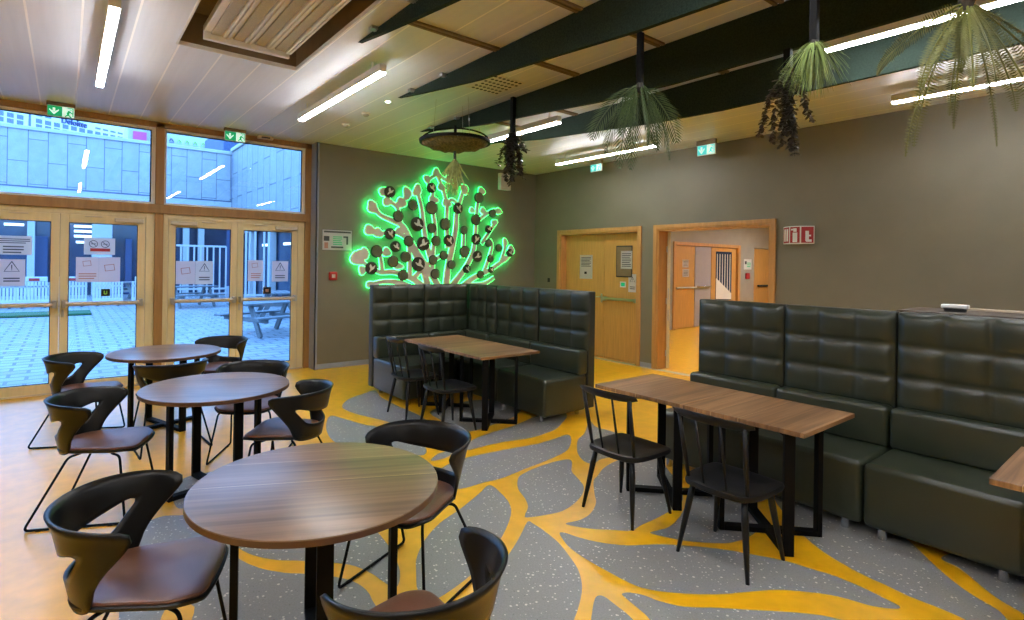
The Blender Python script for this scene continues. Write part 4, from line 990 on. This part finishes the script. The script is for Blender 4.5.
# ------------------------------------------------------------------ wrap-around chairs
def shell_point(s, z):
    t = (z-.43)/.32; a = .212+.075*t; b = .205+.062*t; R = .265
    ph = s/R
    if abs(ph) <= PI/2: x, y = a*math.sin(ph), -b*math.cos(ph)
    else:
        e = (abs(ph)-PI/2)*R; x, y = math.copysign(a-.12*e, ph), e
    return Vector((x, y-.015, z))
def tub_chair(label, loc, rot):
    t = thing('tub_chair', label, 'chair', loc, rot, 'black wrap-back chairs with brown seats')
    K = lambda L_: [Vector((a, b, 0)) for a, b in L_]
    segs_o = [K([(0,.765),(.15,.765),(.28,.76),(.38,.752),(.455,.742),(.482,.728)]), K([(.482,.728),(.488,.705),(.47,.675),(.405,.60),(.35,.53),(.325,.475),(.305,.44)]), K([(.305,.44),(.25,.425),(.12,.42),(0,.42)])]
    segs_h = [K([(0,.615),(.11,.622),(.20,.638),(.275,.658),(.302,.654)]), K([(.302,.654),(.298,.636),(.265,.60),(.225,.56),(.20,.545)]), K([(.20,.545),(.15,.532),(.08,.525),(0,.523)])]
    cnt = (16, 12, 8)
    def half(segs):
        out = []
        for s, n in zip(segs, cnt):
            r = resample(spline(s, 6, False), n); out += r[:-1] if s is not segs[-1] else r
        return out
    ho, hh = half(segs_o), half(segs_h)
    def ring(h): return h + [Vector((-p.x, p.y, 0)) for p in h[-2:0:-1]]
    RO, RH = ring(ho), ring(hh); n = len(RO)
    bm = B(); rows = []; NR = 5
    for k in range(NR+1):
        f = k/NR; row = []
        for a, b in zip(RH, RO):
            q = a.lerp(b, f); p = shell_point(q.x, q.y)
            if q.y > .70:      # the rim rolls slightly outwards
                o = Vector((p.x, p.y+.015, 0)).normalized(); p += o*((q.y-.70)/.065)**2*.010
            row.append(bm.verts.new(p))
        rows.append(row)
    for A, C in zip(rows, rows[1:]):
        for k in range(n): bm.faces.new((A[k], A[(k+1) % n], C[(k+1) % n], C[k]))
    o = obj('backrest', bm, M['black_plastic'], t, smooth=True); solid(o, .013, 0)
    # seat: black under-shell and brown pad
    out = K([(0,-.222),(.1,-.208),(.17,-.165),(.205,-.09),(.222,.02),(.242,.14),(.238,.19),(.212,.235),(.17,.268),(.08,.277),(0,.279)])
    out = out + [Vector((-p.x, p.y, 0)) for p in out[-2:0:-1]]; o2 = spline(out, 3)
    def ztop(x, y):
        z = .452 + .10*max(0, -y-.12)**1.3 - 1.6*max(0, y-.18)**2 + .25*abs(x)**2.2
        return z
    def plate(prof, dz):
        bm = B(); rings = []
        for s, d in prof: rings.append([bm.verts.new((p.x*s, p.y*s+.005*(1-s), ztop(p.x*s, p.y*s)+d+dz)) for p in o2])
        n_ = len(o2)
        for A, C in zip(rings, rings[1:]):
            for k in range(n_): bm.faces.new((A[k], A[(k+1) % n_], C[(k+1) % n_], C[k]))
        bm.faces.new(rings[0][::-1]); bm.faces.new(rings[-1]); return bm
    obj('seat_shell', plate([(.1, -.03), (.5, -.03), (.85, -.028), (.985, -.018), (1.0, -.006), (.98, 0), (.9, -.006), (.6, -.012), (.3, -.012), (.1, -.012)], 0), M['black_plastic'], t, smooth='auto')
    obj('seat_pad', plate([(.955, -.002), (.965, .004), (.95, .011), (.9, .014), (.75, .013), (.5, .010), (.25, .007), (.05, .006)], 0), M['brown_leather'], t, smooth='auto')
    for s in (-1, 1):
        path = arc_fillet([(0, .10, .418), (s*.16, .12, .418), (s*.205, .19, .412), (s*.27, .25, .0085), (s*.275, -.30, .0085), (s*.20, -.10, .418), (s*.14, -.06, .418), (0, -.06, .418)], .03, 5)
        bm = B(); tube(bm, path, .0075, 10); f = obj('leg', bm, M['black_metal'], t, smooth=True)
        bm = B()
        for y in (.17, -.22): box(bm, s*.273-.009, s*.273+.009, y-.015, y+.015, 0, .012, .003)
        obj('glide', bm, M['black_plastic'], f)
    return t
def D(a): return math.radians(a-90)
chairs = [((.25, 2.465), -25, 'black wrap-back chair in the lower left corner, left of the nearest table'),
 ((.20, 4.44), -25, 'black wrap-back chair with a brown seat left of the middle round table'),
 ((.14, 6.29), -25, 'black wrap-back chair left of the farthest round table, in front of the glass doors'),
 ((.76, 5.62), 94, 'black wrap-back chair between middle and farthest round tables, back to the camera'),
 ((1.28, 4.93), -122, 'black wrap-back chair behind the middle round table, brown seat half under it'),
 ((1.30, 3.99), 143, 'black wrap-back chair right of the middle round table, its back opening visible'),
 ((1.45, 2.49), -157, 'black wrap-back chair right of the nearest table, facing it on the patterned floor'),
 ((.865, 1.49), 99, 'black wrap-back chair at the bottom edge of the photo, back towards the camera'),
 ((1.40, 6.80), -140, 'black wrap-back chair at the far right of the farthest round table')]
c0 = None
for (xy, a, lab) in chairs:
    if c0 is None: c0 = tub_chair(lab, (xy[0], xy[1], 0), D(a))
    else: dup(c0, (xy[0], xy[1], 0), D(a), lab)

# ------------------------------------------------------------------ hanging plants
def hanger(t, z0, z1, w=.035):
    bm = B(); box(bm, -w/2, w/2, -w/2, w/2, z0, z1, .003); obj('hanger_bar', bm, M['black_metal'], t)
def frond(name, t, base, az, reach, drop, n, ll, m, lean=.6, wl=.006, curve=1.6, droop=.3, seed=0, turn=None):
    """one feather leaf: a bent rib with leaflets on both sides"""
    R = random.Random(seed); d = Vector((math.cos(az), math.sin(az), 0)); side = Vector((-d.y, d.x, 0))
    roll = R.uniform(.5, 1.35)*R.choice((-1, 1))   # the blade twists on its rib as it hangs
    spine = [base + d*reach*(1-(1-k/12)**1.5) - UP*drop*(k/12)**curve for k in range(13)]
    bm = B(); tube(bm, spine, [.0035*(1-.7*k/12)+.0008 for k in range(13)], 5)
    fr = frames(spine)
    for i in range(n):
        f = .1+.9*(i+.5)/n; q = f*12; k = min(11, int(q)); u = q-k
        p = spine[k].lerp(spine[k+1], u); tg = (spine[k+1]-spine[k]).normalized(); nn_ = side.cross(tg).normalized(); sv = (side*math.cos(roll)+nn_*math.sin(roll)).normalized()
        L_ = ll*math.sin(PI*min(1, .12+f*.86))**.7*(R.uniform(.85, 1.1))
        for s in (-1, 1):
            sd = (sv*s); dr = (sd*(1-lean)+tg*lean+Vector((0, 0, -droop))*.5).normalized()
            nrm = dr.cross(tg).normalized(); wv = dr.cross(nrm).normalized()*wl
            a = p; e = p+dr*L_+Vector((0, 0, -droop*L_*.4)); mm = p+dr*L_*.45
            v = [bm.verts.new(a), bm.verts.new(mm+wv), bm.verts.new(e), bm.verts.new(mm-wv)]
            bm.faces.new(v)
    o = obj(name, bm, m, t, recalc=False); solid(o, .0012, 0); return o
# palm bunch under the second baffle
t = thing('hanging_palm_bunch', 'bunch of green palm fronds hanging upside down from the second baffle', 'hanging plant', (2.91, 2.19, 2.84))
hanger(t, 0, .325)
for k, (az, re, dr) in enumerate([(142, .30, .33), (135, .21, .40), (150, .13, .50), (120, .05, .50), (-35, .20, .44), (-38, .24, .34), (-30, .11, .36), (142, .12, .30), (60, .12, .38), (240, .14, .40), (-70, .12, .40)]):
    frond('frond', t, Vector((0, 0, 0)), math.radians(az), re, dr*1.1, 20, .12, M['leaf_palm'], lean=.5, wl=.0042, curve=1.2, droop=.25, seed=k)
bm = B(); lathe(bm, [(.012, -.06), (.025, -.03), (.02, .0), (.012, .02)], 12); obj('binding', bm, M['moss_rim'], t)
# fern
t = thing('hanging_fern_bunch', 'large bunch of olive fern fronds hanging at the upper right corner', 'hanging plant', (2.91, .585, 2.80))
hanger(t, 0, .36)
for k, (az, re, dr) in enumerate([(142, .36, .26), (145, .19, .30), (142, .24, .54), (135, .19, .50), (130, .04, .44), (60, .02, .24), (-38, .13, .50), (-40, .20, .38), (-37, .36, .22), (-35, .42, .34), (-45, .28, .46), (-120, .12, .32), (200, .15, .34), (30, .16, .36)]):
    frond('frond', t, Vector((0, 0, -.03)), math.radians(az), re, dr*1.18, 46, .040, M['leaf_fern'], lean=.12, wl=.0028, curve=1.05, droop=.1, seed=k+20)
bm = B(); lathe(bm, [(.014, -.07), (.03, -.03), (.022, .0), (.014, .02)], 12); obj('binding', bm, M['moss_rim'], t)
# grass tuft
t = thing('hanging_grass_bunch', 'bunch of fresh green grass blades hanging upside down between palm and fern', 'hanging plant', (2.91, 1.16, 2.79))
hanger(t, 0, .36)
R = random.Random(5); bm = B()
for k in range(210):
    az = R.uniform(0, 2*PI); re = R.uniform(.02, .17); dr = R.uniform(.14, .30)*(1-re*1.2)
    d = Vector((math.cos(az), math.sin(az), 0)); sd = Vector((-d.y, d.x, 0)); w = R.uniform(.0018, .0032); prev = None
    for i in range(6):
        f = i/5; p = d*re*f**.8 - UP*dr*f**1.2 + Vector((R.uniform(-1, 1), R.uniform(-1, 1), 0))*.003
        ww = w*(1-f)+.0004; c = (bm.verts.new(p+sd*ww), bm.verts.new(p-sd*ww))
        if prev: bm.faces.new((prev[0], prev[1], c[1], c[0]))
        prev = c
o = obj('foliage', bm, M['leaf_grass'], t, recalc=False); solid(o, .0008, 0)
bm = B(); lathe(bm, [(.012, -.08), (.026, -.04), (.02, .0), (.012, .01)], 12); obj('binding', bm, M['moss_rim'], t)
# trailing dark leaf vines
def vines(t, specs, m, leaf=.014, step=.011, seed=1, z0=0):
    R = random.Random(seed)
    for (dx, dy, L_) in specs:
        pts = [Vector((dx*(f**.6), dy*(f**.6), z0-L_*f)) + Vector((R.uniform(-1, 1), R.uniform(-1, 1), 0))*.006 for f in [i/8 for i in range(9)]]
        bm = B(); tube(bm, pts, .0016, 5)
        for i in range(int(L_/step)):
            f = (i+.5)*step/L_; q = f*8; k = min(7, int(q)); p = pts[k].lerp(pts[k+1], q-k)
            for s in range(3):
                az = R.uniform(0, 2*PI); el = R.uniform(-.9, .5); d = Vector((math.cos(az)*math.cos(el), math.sin(az)*math.cos(el), math.sin(el)))
                u = d.cross(UP).normalized(); r = leaf*R.uniform(.7, 1.2); c = p+d*r*1.2
                vv = [bm.verts.new(c+d*r*math.cos(a)+u*r*.8*math.sin(a)+Vector((0, 0, -.3*r*math.cos(a)))) for a in [2*PI*j/7 for j in range(7)]]
                bm.faces.new(vv)
        o = obj('vine', bm, m, t, recalc=False); solid(o, .0008, 0)
t = thing('hanging_leaf_vine', 'dark small-leaved trailing vine hanging beside the grass bunch', 'hanging plant', (3.86, 1.70, 3.02))
hanger(t, 0, .13, .045)
vines(t, [(-.10, .14, .46), (-.04, .09, .50), (0, .03, .52), (.02, -.02, .54), (.0, -.05, .60), (.03, -.14, .38), (.03, .05, .40), (-.03, -.03, .45)], M['leaf_dark'], .017, .012, 3)
t = thing('hanging_leaf_vine', 'dark bushy trailing leaf bunch hanging between the disc and the palm', 'hanging plant', (3.85, 4.56, 3.10))
hanger(t, 0, .39, .045)
vines(t, [(-.12, .10, .36), (-.08, -.02, .42), (-.03, .08, .50), (.0, 0, .52), (.05, -.06, .46), (.10, -.10, .22), (.02, .04, .56), (.08, -.08, .50), (-.05, .02, .30), (.05, .05, .38)], M['leaf_dark'], .024, .016, 4)
# moss disc with a bare twig bunch below
dc = Vector((3.46, 5.10, 3.02))
t = thing('hanging_moss_disc', 'round dark metal disc planter lined with moss, hung on wires from the ceiling', 'hanging planter', tuple(dc))
bm = B(); R_ = .39; rings = []
for r, z in ((0.05, -.055), (.15, -.07), (.25, -.055), (.33, -.03), (.37, .005), (.36, .02), (.15, .03), (.03, .03)):
    rings.append([bm.verts.new((r*math.cos(a), r*math.sin(a), z+(0.034*noise.noise(Vector((r*14*math.cos(a), r*14*math.sin(a), 1))) if r > .06 else 0))) for a in [2*PI*k/48 for k in range(48)]])
for A, C in zip(rings, rings[1:]):
    for k in range(48): bm.faces.new((A[k], A[(k+1) % 48], C[(k+1) % 48], C[k]))
bm.faces.new(rings[0][::-1]); bm.faces.new(rings[-1]); obj('moss', bm, M['moss_planter'], t, smooth=True)
bm = B(); rings = []
for r, z in ((.37, .0), (.40, .0), (.405, .03), (.375, .03)):
    rings.append([bm.verts.new((r*math.cos(a), r*math.sin(a), z)) for a in [2*PI*k/64 for k in range(64)]])
rings.append(rings[0])
for A, C in zip(rings, rings[1:]):
    for k in range(64): bm.faces.new((A[k], A[(k+1) % 64], C[(k+1) % 64], C[k]))
obj('rim', bm, M['black_metal'], t, smooth='auto')
bm = B(); pts = [Vector((RGT.x*s*.38, RGT.y*s*.38, .03+.14*(1-s*s)**.5)) for s in [math.sin(-PI/2+PI*k/18) for k in range(19)]]
tube(bm, pts, .010, 8); tube(bm, [(0, 0, .03), (0, 0, .20)], .018, 8); obj('handle_arch', bm, M['black_metal'], t, smooth='auto')
bm = B()
for k in range(3):
    a = .6+2*PI*k/3; tube(bm, [(.25*math.cos(a), .25*math.sin(a), .03), (.22*math.cos(a), .22*math.sin(a), H-dc.z)], .0018, 6)
obj('suspension_wire', bm, M['steel'], t)
t = thing('hanging_twig_bunch', 'thin bunch of dry pale twigs hanging below the round moss disc', 'hanging plant', (dc.x, dc.y, dc.z-.09))
bm = B(); tube(bm, [(0, 0, 0), (0, 0, -.12)], .016, 8); obj('hanger_bar', bm, M['moss_rim'], t)
R = random.Random(9); bm = B()
for k in range(46):
    az = R.uniform(0, 2*PI); re = R.uniform(.03, .20); L_ = R.uniform(.20, .42); d = Vector((math.cos(az), math.sin(az), 0))
    pts = [Vector((0, 0, -.08))+d*re*f - UP*L_*f + Vector((R.uniform(-1, 1), R.uniform(-1, 1), 0))*.006 for f in (0, .3, .6, 1)]
    tube(bm, pts, [.007, .006, .005, .003], 4)
    for j in range(5):
        f = R.uniform(.3, .95); p = Vector((0, 0, -.08))+d*re*f - UP*L_*f; e = Vector((R.uniform(-1, 1), R.uniform(-1, 1), -1.2)).normalized()*R.uniform(.03, .06); tube(bm, [p, p+e], [.005, .0025], 4)
obj('twigs', bm, M['leaf_olive'], t)

# ------------------------------------------------------------------ outside
YF = 30.0; XR = at(232, 155, Y=YF).x; ZT = at(100, 136.5, Y=YF).z; ZB = at(20, 210, Y=YF).z
bm = B(); box(bm, -30, 34, YW+.12, 70, -.12, -.02); struct('ground_courtyard', bm, M['paving'])
t = thing('courtyard_building', 'stone-clad building across the courtyard with dark glazing below', 'building', (0, 0, 0))
bm = B(); box(bm, -30, XR-.01, YF, YF+6, ZB, ZT); obj('stone_wall', bm, M['stone_panel'], t)
bm = B(); box(bm, -30, XR-.01, YF+.9, YF+5.9, -.02, ZB); obj('glazing', bm, M['ext_dark_glass'], t)
for u in (31, 102, 152, 186, 201):
    x = at(u, 250, Y=YF+.2).x; w = {102: .38}.get(u, .13)
    bm = B(); box(bm, x-w, x+w, YF+.1, YF+.4, -.02, ZB+.1, .02); obj('column', bm, M['ext_white'], t)
for k, (u0, u1, v) in enumerate([(74, 98, 226), (74, 97, 231), (74, 96, 236), (76, 98, 242), (4, 24, 224), (170, 184, 222)]):
    a, b = at(u0, v, Y=YF+.8), at(u1, v, Y=YF+.8)
    bm = B(); box(bm, a.x, b.x, YF+.75, YF+.88, a.z-.05, a.z+.05); obj('office_lamp', bm, M['ext_lamp'], t)
for u0, u1 in ((35, 48), (125, 132), (53, 60)):
    a, b = at(u0, 250, Y=YF+.8), at(u1, 250, Y=YF+.8)
    bm = B(); box(bm, a.x, b.x, YF+.7, YF+.88, 0, 2.6, .03); obj('doorway_panel', bm, M['ext_blue'], t)
zj = at(20, 186, Y=YF).z
bm = B(); box(bm, -30, XR, YF-.03, YF, zj-.03, zj+.03); obj('joint_line', bm, M['ext_dark'], t)
bm = B(); box(bm, -30, XR, YF-.02, YF, ZB, zj-.03); obj('fascia', bm, M['ext_white'], t)
bm = B(); box(bm, -30, XR, YF-.08, YF+.3, ZT-.1, ZT+.06, .02); obj('coping', bm, M['ext_white'], t)
t = thing('courtyard_wing', 'stone-clad wing on the right side of the courtyard', 'building', (XR, 0, 0))
ZW = ZT+.12
bm = B(); box(bm, 0, 6, 13, YF-.1, 3.0, ZW); obj('stone_wall', bm, M['stone_panel_side'], t)
bm = B(); box(bm, .35, 6, 13, YF-.1, -.02, 3.0); obj('glazing', bm, M['ext_dark_glass'], t)
for y in (14.5, 17.5, 20.5, 23.5, 26.5): bm = B(); box(bm, .02, .3, y-.15, y+.15, -.02, 3.0, .02); obj('column', bm, M['ext_white'], t)
for y in (16, 19, 22, 25): bm = B(); box(bm, .28, .34, y-.4, y+.4, 2.3, 2.4); obj('office_lamp', bm, M['ext_lamp'], t)
bm = B(); box(bm, .2, .33, 18.2, 20.2, 0, 2.1, .02); obj('blue_door', bm, M['ext_blue'], t)
bm = B(); box(bm, -.1, .3, 13, YF-.1, ZW-.1, ZW+.08, .02); obj('coping', bm, M['ext_white'], t)
# buildings far behind
YH = 62
ZR = 30.0
A_ = at(39, 121.2, Z=ZR); B_ = at(112.8, 137, Z=ZR); dv = (B_-A_); dv.z = 0; span = dv.length; dv.normalize()
t = thing('office_block', 'pale far office block with rows of small windows and dark roof lettering', 'building', (A_.x, A_.y, 0), math.atan2(dv.y, dv.x))
px_ = (at(39, 118.2, X=A_.x).z - at(39, 121.2, X=A_.x).z)/3.0     # metres per photo pixel there
bm = B(); box(bm, -40, span*1.28, 0, 14, -1, ZR+16*px_); obj('facade', bm, M['ext_white'], t)  # top raised as an added screen over the overbright sky
stp = span/9
for r in range(3):
    for k in range(-5, 11):
        if r == 0 and (2 <= k <= 6): continue
        if k == -1: continue
        x = k*stp; z = ZR+(6.2 if r == 0 else 0 if r == 1 else -6)*px_
        hh = (1.0 if r == 0 else 2.3)*px_
        bm = B(); box(bm, x-.33*stp, x+.33*stp, -.1, 0, z-hh, z+hh); obj('window', bm, M['ext_dark'], t)
bm = B(); box(bm, -1.1*stp, -.9*stp, -.2, 0, 0, ZR+9*px_); obj('corner_strip', bm, M['ext_dark'], t)
cu = bpy.data.curves.new('lettering', 'FONT'); cu.body = 'Deloitte'; cu.extrude = .1; cu.size = 1; cu.offset = .012
tmp = bpy.data.objects.new('lettering_curve', cu); COL.objects.link(tmp)
bpy.context.view_layer.update()
me = bpy.data.meshes.new_from_object(tmp.evaluated_get(bpy.context.evaluated_depsgraph_get()))
bpy.data.objects.remove(tmp); me.materials.clear(); me.materials.append(M['navy'])
wd = max(v.co.x for v in me.vertices); sc_ = (3.1*stp)/wd
o = bpy.data.objects.new('lettering', me); COL.objects.link(o); o.parent = t
o.location = (2.45*stp, -.15, ZR+3.6*px_); o.rotation_euler = (PI/2, 0, 0); o.scale = (sc_, sc_*1.15, sc_)
t = thing('stair_tower', 'pale block with a pink sign on the roof line, right of the lettering', 'building', (0, YH-4, 0))
a = at(128, 130, Y=YH-4); b = at(152, 132, Y=YH-4)
bm = B(); box(bm, a.x, b.x, 0, 5, -1, at(140, 124, Y=YH-4).z); obj('facade', bm, M['ext_white'], t)
a = at(133, 131, Y=YH-4); b = at(146.5, 142, Y=YH-4); bm = B(); box(bm, a.x, b.x, -.1, 0, b.z, a.z, .02); obj('pink_panel', bm, M['pink'], t)
bm = B(); zr = at(140, 124, Y=YH-4).z
for k in range(4): x = at(141+3.4*k, 126, Y=YH-4).x; box(bm, x-.15, x+.15, -.05, .3, zr, zr+.5)
obj('roof_fins', bm, M['navy'], t)
t = thing('far_hall_building', 'pale blue far building with a row of small green emblems under its roof', 'building', (0, YH-8, 0))
a = at(160, 130, Y=YH-8); b = at(223, 150, Y=YH-8); ztop = at(190, 122, Y=YH-8).z
bm = B(); box(bm, a.x, b.x, 0, 3.5, -1, ztop); obj('facade', bm, M['ext_white'], t)
for k in range(5):
    u = 171.5+8*k; q = at(u, 140+1.1*k, Y=YH-8)
    bm = B(); tube(bm, [(-.15, 0, -.13), (-.05, 0, .12), (.07, 0, .0), (.15, 0, -.13)], .045, 6); box(bm, -.19, .19, -.03, .03, -.24, -.2)
    obj('emblem', bm, M['lime' if k else 'navy'], t, (q.x, -.06, q.z))
t = thing('dark_roof_block', 'dark blue block rising behind the corner of the courtyard walls', 'building', (0, YF+8, 0))
a = at(223.5, 150, Y=YF+8); b = at(262, 150, Y=YF+8)
bm = B(); box(bm, a.x, b.x, 0, 6, 0, at(240, 128, Y=YF+8).z); obj('facade', bm, M['ext_blue'], t)
# barriers
def barrier(label, loc, rot, w=.9):
    t = thing('pedestrian_barrier', label, 'barrier', loc, rot, 'white plastic pedestrian barriers outside')
    bm = B(); n = 9
    poly = [(-w/2, .15), (-w/2, .8), (-w/2+.18, 1.0), (w/2-.18, 1.0), (w/2, .8), (w/2, .15)]
    box(bm, -w/2+.1, w/2-.1, -.03, .03, .86, 1.02, .02); box(bm, -w/2, w/2, -.03, .03, .12, .26, .02)
    for k in range(n+1):
        x = -w/2+.04+(w-.08)*k/n; box(bm, x-.035, x+.035, -.025, .025, .2, .86 if 0 < k < n else .84, .01)
    box(bm, -w/2, w/2, -.025, .025, .66, .72, .01)
    obj('panel', bm, M['ext_plastic'], t)
    for s in (-1, 1):
        bm = B(); box(bm, s*w*.33-.04, s*w*.33+.04, -.3, .3, 0, .06, .02); obj('foot', bm, M['ext_wood'], t)
    bm = B(); box(bm, -.14, .14, -.035, -.03, .88, .97); obj('reflector', bm, M['red'], t)
    return t
pts = [(-2, 295), (34, 293), (71, 291), (108, 291), (146, 292)]
b0 = None
labs = ['white plastic barrier at the left edge behind the triangle notice', 'white plastic barrier with a red reflector seen through the left leaf', 'white plastic barrier behind the small tan box notice', 'white plastic barrier below the larger tan box notice', 'white plastic barrier farthest right, half behind the wooden window post']
for (u, v), lab in zip(pts, labs):
    yb = 23.5; p = at(u, v, Y=yb)
    if b0 is None: b0 = barrier(lab, (p.x, yb, 0), 0)
    else: dup(b0, (p.x, yb, 0), .03*(u % 3-1), lab)
p = at(10, 301, Y=21); bm = B(); box(bm, -2.2, 1.9, -.6, .6, -.02, .05, .02)
tag(obj('turf_mat', bm, M['ext_green'], None, (p.x, 20.5, 0)), 'strip of green artificial turf lying before the white barriers', 'mat')
# railings by the far wall
def railing(label, x0, x1, y, h=1.9):
    t = thing('white_railing', label, 'railing', ((x0+x1)/2, y, 0)); w = (x1-x0)/2
    bm = B(); box(bm, -w, w, -.03, .03, h-.08, h, .01); box(bm, -w, w, -.03, .03, .35, .43, .01); obj('rail', bm, M['ext_plastic'], t)
    bm = B(); n = int(w*2/.24)
    for k in range(n+1): x = -w+2*w*k/n; box(bm, x-.03, x+.03, -.02, .02, 0, h-.05)
    obj('bars', bm, M['ext_plastic'], t)
a, b = at(174, 260, Y=26.5), at(226, 260, Y=26.5); railing('tall white slatted railing seen through the third glass leaf', a.x, b.x, 26.5, 2.3)
a, b = at(246, 260, Y=21), at(264, 260, Y=21); railing('tall white slatted railing seen through the leaf nearest the grey wall', a.x, b.x, 21, 2.9)
def picnic(label, loc, rot, n=0):
    t = thing('picnic_table', label, 'picnic table', loc, rot, 'grey picnic tables in the courtyard')
    bm = B()
    for k in range(4): box(bm, -.85, .85, -.34+.175*k, -.34+.175*k+.155, .70, .74, .005)
    obj('tabletop', bm, M['ext_wood'], t)
    for s in (-1, 1):
        bm = B(); box(bm, -.85, .85, s*.68-.13, s*.68+.13, .42, .46, .005); obj('bench_seat', bm, M['ext_wood'], t)
    for s in (-1, 1):
        for q in (-1, 1):
            bm = B(); d = Vector((0, q*.32, -.70)); a = math.atan2(.38, .7)*q
            obox(bm, (s*.6, q*.36, .35), .05, .12, .78, tilt=Matrix.Rotation(a, 4, 'X')); obj('leg', bm, M['ext_wood'], t)
        bm = B(); box(bm, s*.6-.03, s*.6+.03, -.78, .78, .33, .42, .004); obj('crossbeam', bm, M['ext_wood'], t)
    return t
q = at(272, 325, Z=0)
pt = picnic('grey picnic table outside the glass leaf nearest the grey wall', (3.75, 13.1, -.02), math.radians(20))
q = at(190, 306, Z=0); dup(pt, (q.x, q.y, -.02), .3, 'grey picnic table far out, seen through the third glass leaf')
q = at(132, 299, Z=0); dup(pt, (q.x, q.y, -.02), .9, 'grey picnic table far out, behind the no-smoking leaf')
dup(pt, (5.2, 17.2, -.02), 1.4, 'grey picnic table farther back, right of the nearest picnic table')

# ------------------------------------------------------------------ sky light
w = bpy.data.worlds.new('sky'); sc.world = w; w.use_nodes = True
N, L = w.node_tree.nodes, w.node_tree.links
bg = N['Background']
tc = N.new('ShaderNodeTexCoord'); sp = N.new('ShaderNodeSeparateXYZ'); L.new(tc.outputs['Generated'], sp.inputs[0])
rp = N.new('ShaderNodeValToRGB'); rp.color_ramp.elements[0].color = (.24, .52, .94, 1); rp.color_ramp.elements[1].color = (.15, .38, .88, 1)
rp.color_ramp.elements[0].position = .0; rp.color_ramp.elements[1].position = .8
L.new(sp.outputs[2], rp.inputs[0]); L.new(rp.outputs[0], bg.inputs[0]); bg.inputs[1].default_value = 6.2
